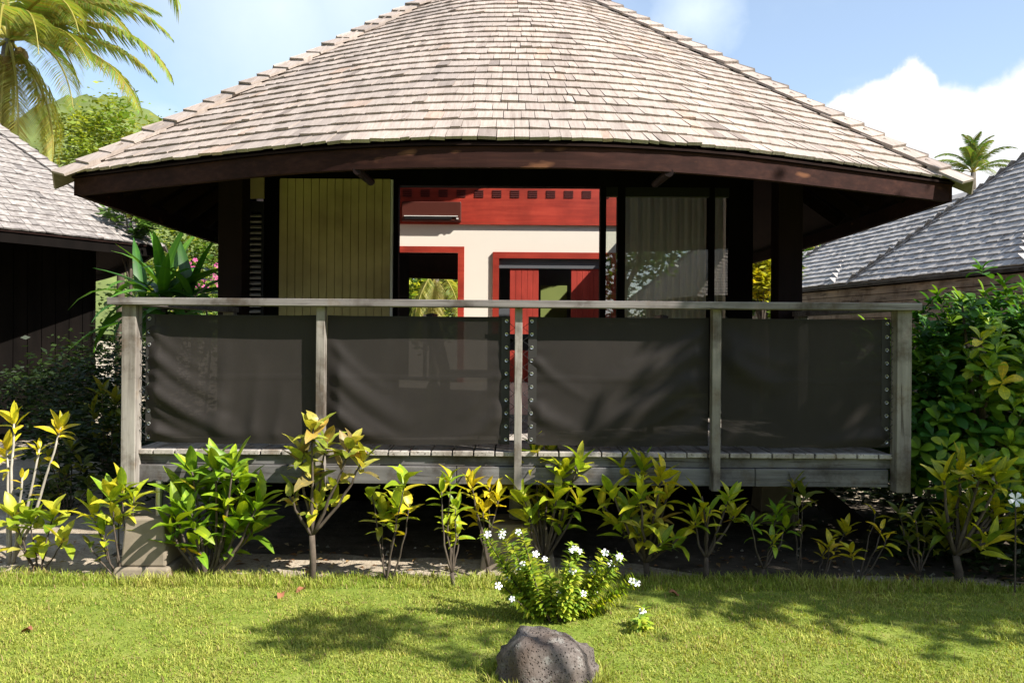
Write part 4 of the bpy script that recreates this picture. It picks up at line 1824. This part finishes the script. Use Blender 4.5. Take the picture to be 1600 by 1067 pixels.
# flowering bush in front
def flower(parent, P, nrm, r, mat='petal_white', rr=rnd):
    nrm = nrm.normalized()
    a = nrm.cross(V((.2, .9, .3))).normalized()
    c = nrm.cross(a)
    b = MB()
    b.v.append(tuple(P))
    ph0 = rr.uniform(0, 6)
    for k in range(5):
        ph = ph0 + k * 2 * math.pi / 5
        i0 = len(b.v)
        for dph, rad, up in ((-.42, .72, .10), (-.25, 1.0, .02), (.25, 1.0, .02), (.42, .72, .10)):
            b.v.append(tuple(P + (a * math.cos(ph + dph) + c * math.sin(ph + dph)) * r * rad + nrm * r * (up + .15)))
        b.f.append((0, i0, i0 + 1, i0 + 2, i0 + 3))
    return b.build('flower', mat, parent)


def periwinkle(label, base, stems, seed):
    rr = random.Random(seed)
    t = thing('flowering_bush', label, 'flower bush', base, 'white flowered bushes on the lawn')
    lv, lf = lm_small
    for (px, py, fl) in stems:
        P = at(px, py, base.y + rr.uniform(-.16, .12))
        start = base + V((rr.uniform(-.03, .03), rr.uniform(-.03, .03), -.01))
        mid = V((start.x * .5 + P.x * .5, (start.y + P.y) / 2, start.z + (P.z - start.z) * .35))
        pts = bez(start, mid, P, 8)
        b = MB()
        b.tube(pts, [.006 - .0004 * i for i in range(9)], 5)
        b.build('stem', 'bark', t, True)
        fm = MB()
        L = sum((pts[i + 1] - pts[i]).length for i in range(8))
        nl = int(L * 240)
        for i in range(nl):
            f = .30 + .70 * (i + rr.random()) / nl
            seg = min(7, int(f * 8))
            q = pts[seg].lerp(pts[seg + 1], f * 8 - seg)
            ax = (pts[seg + 1] - pts[seg]).normalized()
            s1 = ax.cross(V((.3, .9, .1))).normalized()
            s2 = ax.cross(s1)
            ph = i * 1.571 + rr.uniform(-.5, .5)
            rad = s1 * math.cos(ph) + s2 * math.sin(ph)
            d = (ax * rr.uniform(.25, .8) + rad).normalized()
            x = d.cross(ax).normalized()
            z = x.cross(d)
            if z.z < 0:
                z, x = -z, -x
            ll = rr.uniform(.040, .066) * (1.1 - .3 * f)
            c0 = rr.choice([(.22, .32, .03), (.30, .40, .035), (.38, .44, .04), (.15, .25, .03), (.44, .45, .05)])
            base_i = len(fm.v)
            for w in lv:
                p = q + (x * w[0] + d * w[1] + z * w[2]) * ll
                fm.v.append(tuple(p))
                fm.colr.append(c0 + (1,))
            fm.f += [tuple(base_i + j for j in g) for g in lf]
        if fm.v:
            tag(fm.build('foliage', 'leaf_mass', t, True), kind='stuff')
        for _ in range(fl):
            flower(t, P + V((rr.uniform(-.02, .02), rr.uniform(-.03, 0), rr.uniform(-.03, .02))), V((rr.uniform(-.3, .5), -.8, .6)), rr.uniform(.016, .022), rr=rr)
    return t


ls_ = leaf_mesh('leaf_small', .42, .3, .5, 'lance', 3)
lm_small = (np.array([tuple(v.co) for v in ls_.vertices]), [tuple(p.vertices) for p in ls_.polygons])
pb = on_ground(868, 975)
periwinkle('bushy periwinkle with small white flowers growing behind the grey rock', pb,
           [(757, 832, 1), (772, 860, 0), (782, 828, 2), (800, 850, 0), (815, 830, 1), (790, 880, 0), (812, 876, 2), (835, 868, 1), (850, 875, 1), (790, 905, 1), (820, 905, 0), (838, 905, 1), (845, 930, 0), (805, 935, 1), (775, 905, 1),
            (895, 850, 2), (905, 860, 1), (890, 880, 0), (900, 890, 1), (945, 862, 1), (968, 868, 2), (950, 885, 1), (930, 895, 1), (925, 915, 1), (965, 890, 0), (910, 925, 1), (915, 940, 0), (870, 930, 1), (992, 905, 2), (975, 925, 0), (880, 915, 0), (860, 900, 0), (828, 880, 0), (940, 875, 0)], 4)
pb2 = on_ground(1003, 990)
periwinkle('tiny periwinkle sprig with a single white flower alone on the lawn', pb2, [(1005, 948, 1), (1000, 965, 0), (1012, 970, 0)], 5)
# white star flower low in the right corner shrub
t = thing('white_lily', 'white star shaped flower on a thin stalk under the large shrub', 'flower', V((at(1587, 780, 4.75).x, 4.75, 0)))
P = at(1587, 780, 4.75)
b = MB()
b.tube([V((P.x, 4.75, -.01)), V((P.x + .02, 4.78, P.z * .5)), P], [.005, .005, .004], 5)
b.build('stalk', 'bark', t)
flower(t, P, V((-.2, -1, .3)), .045)

# rock
b = MB()
rr = random.Random(6)
cx, cy = at(858, 1000, 3.52).x, 3.52
NU, NV = 44, 24
from mathutils import noise as mn
for j in range(NV + 1):
    e = math.pi * j / NV - math.pi / 2
    for i in range(NU):
        a = 2 * math.pi * i / NU
        d = V((math.cos(a) * math.cos(e), math.sin(a) * math.cos(e), math.sin(e)))
        nz = mn.fractal(d * 1.6 + V((3, 1, 7)), .9, 2.1, 5) * .17 + mn.fractal(d * 6, .8, 2, 5) * .04
        sq = 1.0 / (abs(d.x) ** 2.6 + abs(d.y) ** 2.6 + abs(d.z) ** 2.6) ** (1 / 2.6)
        r = sq * (1 + nz)
        b.v.append((cx + d.x * r * .222, cy + d.y * r * .20, .02 + d.z * r * (.202 - .05 * d.x * (1 if d.x > 0 else .4))))
for j in range(NV):
    for i in range(NU):
        i2 = (i + 1) % NU
        b.f.append((j * NU + i, j * NU + i2, (j + 1) * NU + i2, (j + 1) * NU + i))
tag(b.build('rock', 'rock', None, True), 'rounded grey volcanic rock half sunk in the lawn', 'rock')

# fallen leaves
for i, (px, py, lab) in enumerate(((50, 984, 'curled brown fallen leaf alone on the open lawn'), (478, 919, 'reddish brown fallen leaf at the foot of the tall blotchy shrub'),
                                   (440, 926, 'small brown fallen leaf on the grass near the dense bush'), (1045, 925, 'brown fallen leaf on shaded grass below the orange leaved shrub'))):
    p = on_ground(px, py, .04)
    me = leaf_mesh('fallen_leaf', .5, .7, 1.4, 'lance', 5, .3)
    me.materials.clear()
    me.materials.append(M['dry_leaf'])
    o = bpy.data.objects.new('fallen_leaf', me)
    o.matrix_local = Matrix.Translation(p) @ Matrix.Rotation(1.3 + i, 4, 'Z') @ Matrix.Rotation(.2, 4, 'X') @ Matrix.Scale(.085, 4)
    link(o)
    tag(o, lab, 'leaf', 'fallen leaves on the lawn')


# ---- trees, palms
def leafy_tree(label, base, crown_c, radii, n_clump, per, size, cols, seed, trunk_r=.12, name='leafy_tree', group=None, clump_r=.15, branches=6, cat='tree', trunk=True):
    rr = np.random.default_rng(seed)
    pr = random.Random(seed)
    t = thing(name, label, cat, base, group)
    base, cc = V(base), V(crown_c)
    if trunk:
        b = MB()
        b.tube(bez(base - V((0, 0, .05)), V((base.x, base.y, (base.z + cc.z) * .5)), cc, 6), [trunk_r * (1 - .11 * i) for i in range(7)], 8)
        b.build('trunk', 'bark', t, True)
        for k in range(branches):
            a = k * 2.4
            e = cc + V((math.cos(a) * radii[0] * .75, math.sin(a) * radii[1] * .75, pr.uniform(-.3, .6) * radii[2]))
            b = MB()
            s = base.lerp(cc, pr.uniform(.55, .9))
            b.tube(bez(s, (s + e) / 2 + V((0, 0, .2)), e, 5), [trunk_r * .4 * (1 - .15 * i) for i in range(6)], 6)
            b.build('branch', 'bark', t, True)
    # clumps in an uneven shell
    d = rr.normal(size=(n_clump, 3))
    d /= np.linalg.norm(d, axis=1)[:, None]
    r = rr.uniform(.45, 1.05, n_clump) ** .7
    wob = 1 + .16 * np.sin(d[:, 0] * 5 + seed) * np.sin(d[:, 2] * 6 + seed * 2)
    cl = np.array(cc)[None, :] + d * (r * wob)[:, None] * np.array(radii)[None, :]
    ctone = rr.uniform(.6, 1.25, n_clump)
    cpick = rr.integers(0, len(cols), n_clump)
    N = n_clump * per
    idx = np.repeat(np.arange(n_clump), per)
    P = cl[idx] + rr.normal(size=(N, 3)) * clump_r * np.mean(radii)
    ax = rr.normal(size=(N, 3))
    ax[:, 2] = np.abs(ax[:, 2]) * .4 - .3
    ax /= np.linalg.norm(ax, axis=1)[:, None]
    upv = rr.normal(size=(N, 3)) * .6 + np.array([0, 0, 1])
    sd = np.cross(ax, upv)
    sd /= np.linalg.norm(sd, axis=1)[:, None] + 1e-9
    ln = (rr.uniform(.6, 1.3, N) * size)[:, None]
    v = np.stack([P, P + ax * ln * .5 + sd * ln * .24, P + ax * ln, P + ax * ln * .5 - sd * ln * .24], 1).reshape(-1, 3)
    fidx = np.arange(N * 4)
    cc_ = np.array(cols)[cpick[idx]] * (ctone[idx] * rr.uniform(.8, 1.2, N))[:, None]
    c4 = np.concatenate([cc_, np.ones((N, 1))], 1)
    o = fast_mesh('crown', v, fidx, 4, 'leaf_mass', t, np.repeat(c4, 4, 0))
    return t


YG = [(.26, .30, .03), (.20, .27, .03), (.32, .33, .04), (.14, .22, .02)]
MG = [(.07, .14, .018), (.10, .18, .02), (.05, .11, .015)]
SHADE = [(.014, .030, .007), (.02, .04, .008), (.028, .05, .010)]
DG = [(.028, .065, .012), (.04, .085, .014), (.055, .10, .016)]

BACK = 'garden trees behind the bungalows'


def tree_at(label, px, py, Y, rx_px, rz_px, cols, seed, per=60, ncl=70, size=.16, group=BACK, ry=None, **kw):
    c = at(px, py, Y)
    s = Y / F
    leafy_tree(label, (c.x, Y, 0), c, (rx_px * s, ry or rx_px * s * .8, rz_px * s), ncl, per, size, cols, seed, group=group, **kw)


tree_at('pale yellow green feathery tree below the tall palm', 190, 255, 18, 105, 85, YG, 41, 110, 110, .13)
tree_at('bright bush of light green leaves seen under the sunny eave', 305, 395, 23.0, 75, 70, YG + MG, 42, 80, 90, .14)
tree_at('dark leaved tree with bare forked branches by the neighbouring shingle roof', 205, 345, 11.4, 45, 32, DG + MG, 43, 26, 24, .12, trunk_r=.04)
tree_at('mid green bushes closing the gap beyond the strap leaved plant', 270, 480, 20.0, 110, 75, MG + YG[:1], 44, 60, 90, .15)
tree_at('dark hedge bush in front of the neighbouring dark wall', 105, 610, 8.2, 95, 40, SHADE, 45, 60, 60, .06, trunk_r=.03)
tree_at('light green bush seen between the dark wall end and the roof post', 1195, 420, 14.5, 45, 75, YG + MG, 46, 60, 70, .13)
tree_at('sunlit green tree mass beyond the plank wall', 1290, 400, 27, 80, 48, YG + MG, 47, 60, 80, .30)
tree_at('leafy tree far beyond the plank wall end', 1355, 415, 34, 55, 38, YG, 48, 50, 60, .35)
tree_at('green tree seen through the inner doorway', 690, 470, 22, 85, 60, YG + MG, 49, 60, 90, .22)
tree_at('green thicket behind the bungalow', 560, 470, 24, 120, 55, MG, 50, 50, 80, .25)
tree_at('green thicket behind the bungalow, towards the plank wall', 1050, 470, 25, 130, 55, MG, 51, 50, 80, .25)
tree_at('yellow leaved bush glowing beside the roof post', 1190, 440, 11.5, 22, 36, [(.50, .42, .02), (.40, .40, .03)], 52, 40, 30, .11, trunk_r=.03)
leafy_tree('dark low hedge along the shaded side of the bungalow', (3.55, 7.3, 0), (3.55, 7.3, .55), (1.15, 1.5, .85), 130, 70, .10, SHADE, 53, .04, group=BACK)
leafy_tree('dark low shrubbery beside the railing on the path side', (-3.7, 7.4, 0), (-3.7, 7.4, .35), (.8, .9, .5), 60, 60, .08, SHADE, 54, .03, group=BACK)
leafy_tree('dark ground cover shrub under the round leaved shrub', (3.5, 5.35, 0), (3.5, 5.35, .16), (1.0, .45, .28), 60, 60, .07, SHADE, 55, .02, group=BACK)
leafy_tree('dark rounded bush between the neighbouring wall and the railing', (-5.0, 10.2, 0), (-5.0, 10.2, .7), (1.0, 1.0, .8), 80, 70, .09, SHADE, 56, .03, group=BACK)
# pink flowers in the bush
t = thing('flowering_creeper', 'creeper with pink blossoms behind the strap leaved plant', 'plant', (at(322, 440, 11).x, 11, 0))
rr = random.Random(8)
P = at(318, 425, 11)
b = MB()
b.tube([V((P.x, 11, -.02)), V((P.x + .1, 11, 1.2)), P], [.02, .016, .01], 6)
b.build('stem', 'bark', t)
for _ in range(46):
    flower(t, at(rr.uniform(285, 348), rr.uniform(405, 450), 10.9 + rr.uniform(-.15, .15)), V((rr.uniform(-.5, .5), -1, .5)), rr.uniform(.022, .04), 'petal_pink', rr)


def frond_mesh(name, L, droop, seed, leaflet=.66, n=78, lift=0.0, col_a=(.15, .22, .035), col_b=(.32, .33, .08), hang=.5):
    """coconut frond along +Y from the origin, arching down"""
    rr = random.Random(seed)
    b = MB()
    pts, tan = [], []
    N = 14
    p = V((0, 0, 0))
    for i in range(N + 1):
        t = i / N
        ang = lift - droop * t ** 1.4
        d = V((0, math.cos(ang), math.sin(ang)))
        pts.append(p.copy())
        tan.append(d)
        p = p + d * (L / N)
    b.tube(pts, [.035 * (1 - .85 * i / N) + .004 for i in range(N + 1)], 5)
    b.colr = [(.34, .30, .06, 1)] * len(b.v)
    for k in range(n):
        f = .14 + .86 * (k + .5) / n
        x = f * N
        i = min(N - 1, int(x))
        q = pts[i].lerp(pts[i + 1], x - i)
        d = tan[i]
        for s in (-1, 1):
            ll = leaflet * (math.sin(math.pi * min(1, f * .86 + .12)) ** .6) * rr.uniform(.85, 1.1)
            out = (V((s, 0, 0)) * .85 + d * (.45 + .5 * f) + V((0, 0, -.12 + rr.uniform(-.12, .12)))).normalized()
            mid = q + out * ll * .5
            tip = mid + (out * .75 + V((0, 0, -hang * rr.uniform(.6, 1.4)))).normalized() * ll * .5
            wv = d * .017 + V((0, 0, .010))
            i0 = len(b.v)
            b.v += [tuple(q - wv * .7), tuple(q + wv * .7), tuple(mid + wv), tuple(mid - wv), tuple(tip)]
            c = [col_a[m_] + (col_b[m_] - col_a[m_]) * rr.random() for m_ in range(3)]
            b.colr += [tuple(c) + (1,)] * 5
            b.f += [(i0, i0 + 1, i0 + 2, i0 + 3), (i0 + 3, i0 + 2, i0 + 4)]
    me = bpy.data.meshes.new(name)
    me.from_pydata(b.v, [], b.f)
    me.materials.append(M['leaf_mass'])
    a = me.attributes.new('Col', 'FLOAT_COLOR', 'POINT')
    a.data.foreach_set('color', np.array(b.colr, dtype=np.float32).ravel())
    return me


FR = [frond_mesh('frond_a', 3.3, 1.3, 1, lift=.35), frond_mesh('frond_b', 3.4, 1.7, 2, lift=.55), frond_mesh('frond_c', 3.0, 1.0, 3, lift=-.2, col_a=(.26, .28, .05), col_b=(.40, .37, .09)),
      frond_mesh('frond_d', 3.1, 1.5, 4, lift=.9), frond_mesh('frond_e', 2.8, .7, 5, lift=-.65, col_a=(.30, .28, .06), col_b=(.38, .33, .10))]


FRD = [frond_mesh('frond_dark_a', 3.3, 1.3, 1, lift=.35, col_a=(.07, .13, .02), col_b=(.16, .20, .03)), frond_mesh('frond_dark_b', 3.4, 1.7, 2, lift=.55, col_a=(.06, .12, .02), col_b=(.14, .19, .03)),
       None, frond_mesh('frond_dark_d', 3.1, 1.5, 4, lift=.9, col_a=(.07, .13, .02), col_b=(.18, .22, .03))]
FHANG = frond_mesh('frond_hanging', 3.2, 2.0, 8, lift=.5, hang=1.2)


def palm(label, base, crown, fronds, scale=1.0, trunk_r=.14, group='coconut palms around the garden', nuts=0, seed=0, fset=None):
    fset = fset or FR
    t = thing('coconut_palm', label, 'palm', base, group)
    base, crown = V(base), V(crown)
    b = MB()
    mid = V((base.x * .7 + crown.x * .3, base.y * .7 + crown.y * .3, crown.z * .5))
    b.tube(bez(base - V((0, 0, .05)), mid, crown, 14), [trunk_r * (1.3 - .045 * i + .05 * (i % 2)) for i in range(15)], 10)
    b.build('trunk', 'palm_trunk', t, True)
    for az, tilt, k, sc in fronds:
        o = bpy.data.objects.new('frond', fset[k])
        o.matrix_local = Matrix.Translation(crown - base) @ Matrix.Rotation(R(az) - math.pi / 2, 4, 'Z') @ Matrix.Rotation(R(tilt), 4, 'X') @ Matrix.Scale(sc * scale, 4)
        link(o, t)
    rr = random.Random(seed)
    for k in range(nuts):
        a = k * 2.3
        c = crown + V((math.cos(a) * .22, math.sin(a) * .22, -.28 - .12 * (k % 3))) * scale
        b = MB()
        b.tube([c + V((0, 0, .13)), c + V((0, 0, .09)), c, c - V((0, 0, .09)), c - V((0, 0, .13))], [.01, .08, .105, .08, .01], 10)
        b.build('coconut', 'coconut', t, True)


# az: 0 = +X (right), 90 = away from the camera, 180 = left, 270 = towards the camera
pc = at(14, 62, 14)
palm('tall coconut palm with arching yellow green fronds behind the sunlit neighbouring roof', (pc.x - .7, 14.3, 0), pc,
     [(5, 8, 1, 1.0), (348, 22, 0, .95), (330, -12, 0, .9), (20, -2, 0, .85), (310, -30, 2, .9), (345, -35, 2, .95), (290, -25, 4, .9), (270, 5, 1, .9), (225, 0, 0, 1), (180, 10, 1, 1), (140, 0, 0, 1), (95, 5, 1, 1), (60, 10, 3, 1),
      (355, 45, 3, .8), (2, -8, 1, 1.05), (335, 8, 1, 1.05), (352, -20, 0, 1.0), (322, -5, 1, 1.0), (15, 25, 0, .9), (300, -8, 0, 1.0), (338, -42, 4, 1.0), (0, 60, 3, .8), (280, -45, 4, 1.0), (200, 40, 3, .9), (320, -50, 4, .9), (250, -30, 2, .9), (10, -52, 4, .8), (328, -28, 0, .9), (312, -15, 1, .9), (358, -38, 2, .85), (346, 2, 1, .9)], .92, nuts=7)
pc2 = at(1521, 270, 27)
palm('small distant palm whose crown rises above the grey hip roof', (pc2.x, 27, 0), pc2,
     [(a, t_, k_, .48) for a, t_, k_ in ((0, 20, 0), (15, 60, 3), (100, 60, 3), (290, 60, 3), (350, 0, 1), (190, 0, 1), (255, 0, 1), (40, 35, 1), (85, 30, 3), (130, 35, 1), (180, 20, 0), (225, 30, 1), (270, 20, 3), (310, 30, 1), (340, 45, 3), (200, 50, 3), (30, 5, 0), (160, 0, 0))], 1.0, .12, fset=FRD)
pc3 = at(1280, 392, 21)
palm('palm with drooping fronds standing beyond the plank wall end', (pc3.x + .5, 21, 0), pc3,
     [(a, t_, k_, .62) for a, t_, k_ in ((0, 0, 1), (50, 10, 0), (180, 0, 1), (215, -10, 2), (270, -10, 2), (310, -20, 4), (340, -10, 2), (130, 20, 3), (240, -30, 4), (290, 20, 1))], 1.0, .10)
pc6 = at(1368, 345, 30)
palm('thin palm trunk and crown rising behind the smallest grey roof', (pc6.x - .1, 30, 0), pc6,
     [(a, t_, k_, .5) for a, t_, k_ in ((0, 0, 1), (60, 10, 0), (120, 0, 1), (180, -10, 0), (230, -10, 1), (270, 0, 0), (320, 10, 1))], 1.0, .11)
pc5 = at(680, 455, 17.5)
palm('low palm with hanging green fronds seen through the inner doorway', (pc5.x, 17.5, 0), pc5 + V((0, 0, .5)),
     [(a, t_, k_, .62) for a, t_, k_ in ((270, 0, 1), (300, -10, 2), (240, -10, 1), (200, 0, 0), (340, 0, 0), (280, -40, 4), (250, -35, 4), (20, 10, 1), (160, 10, 1), (90, 20, 3), (310, -40, 4), (225, -40, 2))], 1.0, .11)
# palm over the photographer's left whose frond tips hang into the picture and dapple the lawn
FR.append(FHANG)
hang_rot = Matrix.Rotation(R(28) - math.pi / 2, 4, 'Z')
low = min((hang_rot @ v.co for v in FHANG.vertices), key=lambda q: q.z)
pc4 = at(279, 40, 4.2) - low
palm('palm leaning over the lawn whose frond tips hang against the sky', (pc4.x - 1.4, pc4.y - 1.2, 0), pc4,
     [(28, 0, 5, 1.0), (180, 10, 1, .9), (240, 5, 0, .9), (300, 10, 1, .7), (130, 10, 1, .6), (210, 30, 3, .9), (270, 20, 0, .8)], 1.0)

# trees to the right and behind the camera: they shade the right end of the veranda and lawn
leafy_tree('dense garden tree standing out of view to the right, shading the veranda end', (6.3, 2.7, 0), (6.05, 2.78, 4.75), (1.55, .75, 1.45), 90, 70, .15, MG, 61, .10, group='garden trees beside the lawn')
leafy_tree('slender young tree leaning over the lawn, dappling the grass by the rock', (4.4, .6, 0), (3.4, 1.66, 4.5), (.75, .20, .26), 13, 26, .12, MG, 64, .05, group='garden trees beside the lawn', branches=3)
leafy_tree('broad tree across the lawn by the facing bungalow', (3.4, -9.5, 0), (3.4, -9.5, 4.6), (2.0, 1.8, 1.5), 60, 50, .22, DG + MG, 62, .14, group='garden trees beside the lawn')
leafy_tree('spreading tree at the far side of the lawn', (-4.5, -12, 0), (-4.5, -12, 4.2), (2.6, 2.2, 1.8), 60, 50, .24, MG, 63, .15, group='garden trees beside the lawn')

# unseen trees added behind and beside the camera to cut the sky light
rr = random.Random(17)
for k, (x, y, hh) in enumerate(((-13, -7, 7.5), (-8.5, -10.5, 8), (-3.5, -15, 8.5), (0.5, -17, 8), (14, -22, 9), (19, -15, 7), (22, -6, 7), (-15, 0, 7), (-17, 6, 7.5), (19, 2, 6), (-12, -14, 9), (4.5, -20, 9))):
    leafy_tree('unseen tall tree added by the lawn to block sky light', (x, y, 0), (x, y, hh * .52), (2.9, 2.6, hh * .46), 70, 45, .42, DG + MG, 70 + k, .18, group='unseen trees added to block sky light', branches=3)

# ------------------------------------------------------------------ grass
def grass(n, x0, x1, y0, y1, hmin, hmax, wid, seed, name, label, edge=True, ring=None):
    g = np.random.default_rng(seed)
    # denser towards the camera's view wedge
    y = g.uniform(y0, y1, n)
    x = g.uniform(x0, x1, n)
    keep = np.abs(x) < y * .72 + .35
    if ring:
        a_ = g.uniform(0, 2 * np.pi, n)
        r_ = 1 + np.abs(g.normal(0, .14, n)) - .06
        x, y = ring[0] + np.cos(a_) * r_ * ring[2], ring[1] + np.sin(a_) * r_ * ring[3]
        keep = np.ones(n, bool)
    ed = 5.00 + .035 * np.sin(x * 1.7 + .4) + .02 * np.sin(x * 5.3) - .10 * np.maximum(0, x - 2.0) + .05 * np.minimum(0, x + 2)
    if edge:
        keep &= y < ed + g.normal(0, .015, n)
    x, y = x[keep], y[keep]
    n = len(x)
    patch = np.sin(x * 31 + y * 17 + 3 * np.sin(y * 23)) * np.sin(y * 37 + 2 * np.sin(x * 19)) * .6 + np.sin(x * 3.1 + 1.2) * np.sin(y * 4.3) * .5 + np.sin(x * 7.7 + y * 5.1) * .3 + np.sin(x * 13.0 - y * 11) * .2
    dry = np.clip(.35 + .35 * patch + g.normal(0, .28, n), 0, 1)
    h = g.uniform(hmin, hmax, n) * (1 + .30 * patch)
    az = g.uniform(0, 2 * np.pi, n)
    lean = g.uniform(.15, 1.0, n)
    dx, dy = np.cos(az) * lean, np.sin(az) * lean
    wx_, wy_ = -np.sin(az) * wid * .5, np.cos(az) * wid * .5
    z0 = np.full(n, .012)
    P0 = np.stack([x - wx_, y - wy_, z0], 1)
    P1 = np.stack([x + wx_, y + wy_, z0], 1)
    P2 = np.stack([x + dx * h * .45 + wx_ * .7, y + dy * h * .45 + wy_ * .7, z0 + h * .62], 1)
    P3 = np.stack([x + dx * h * .45 - wx_ * .7, y + dy * h * .45 - wy_ * .7, z0 + h * .62], 1)
    P4 = np.stack([x + dx * h * 1.05, y + dy * h * 1.05, z0 + h * (1.0 - .25 * lean)], 1)
    v = np.stack([P0, P1, P2, P3, P4], 1).reshape(-1, 3)
    b0 = np.arange(n) * 5
    tri = np.stack([b0, b0 + 1, b0 + 2, b0, b0 + 2, b0 + 3, b0 + 3, b0 + 2, b0 + 4], 1).ravel()
    ca, cb = np.array([.205, .28, .028]), np.array([.45, .43, .11])
    c = ca[None] * (1 - dry[:, None]) + cb[None] * dry[:, None]
    brown = g.random(n) < .07
    c[brown] = np.array([.30, .21, .10])
    c *= g.uniform(.6, 1.3, n)[:, None]
    c4 = np.repeat(np.concatenate([c, np.ones((n, 1))], 1), 5, 0)
    o = fast_mesh(name, v, tri, 3, 'grass_mass', None, c4)
    return tag(o, label, 'grass', kind='stuff')


grass(430000, -4.4, 4.4, 3.15, 5.1, .010, .030, .0058, 5, 'grass', 'short yellow green grass of the lawn')
grass(26000, -4.4, 4.4, 4.72, 5.1, .03, .075, .005, 6, 'grass_fringe', 'longer grass fringe along the edge of the sandy bed')

grass(15000, -4.4, 4.4, 3.15, 5.05, .03, .062, .004, 7, 'grass_tall', 'scattered longer blades standing above the mown grass')
grass(2600, 0, 1, 0, 1, .03, .085, .0045, 8, 'grass_tuft', 'grass tuft grown up round the rock', False, (cx, cy, .232, .215))

# leaf litter, twigs and pebbles on the bed
rr = random.Random(33)
litter = MB()
for k in range(420):
    x = rr.uniform(-3.6, 3.6)
    y = rr.uniform(4.98, 5.75)
    if y < lawn_edge(x) - .03:
        continue
    a = rr.uniform(0, 6.28)
    kind = rr.random()
    if kind < .55:
        L = rr.uniform(.025, .075)
        d, n_ = V((math.cos(a), math.sin(a), rr.uniform(-.1, .25))), V((-math.sin(a), math.cos(a), rr.uniform(-.3, .3)))
        p = V((x, y, .012))
        i0 = len(litter.v)
        litter.v += [tuple(p), tuple(p + d * L * .5 + n_ * L * .22 + V((0, 0, .006))), tuple(p + d * L), tuple(p + d * L * .5 - n_ * L * .22 + V((0, 0, .010)))]
        litter.f += [(i0, i0 + 1, i0 + 2), (i0, i0 + 2, i0 + 3)]
        c = rr.choice([(.22, .11, .05), (.30, .19, .09), (.14, .075, .04), (.36, .27, .14)])
        litter.colr += [c + (1,)] * 4
    else:
        r = rr.uniform(.005, .016)
        i0 = len(litter.v)
        litter.v += [(x - r, y, .003), (x, y - r, .003), (x + r, y, .003), (x, y + r, .003), (x + r * .2, y, .004 + r * .9)]
        litter.f += [(i0, i0 + 1, i0 + 4), (i0 + 1, i0 + 2, i0 + 4), (i0 + 2, i0 + 3, i0 + 4), (i0 + 3, i0, i0 + 4)]
        g_ = rr.uniform(.12, .5)
        litter.colr += [(g_, g_ * .9, g_ * .78, 1)] * 5
tag(litter.build('leaf_litter', 'leaf_mass'), 'dry leaves and pebbles scattered on the sandy bed', 'leaf litter', kind='stuff')
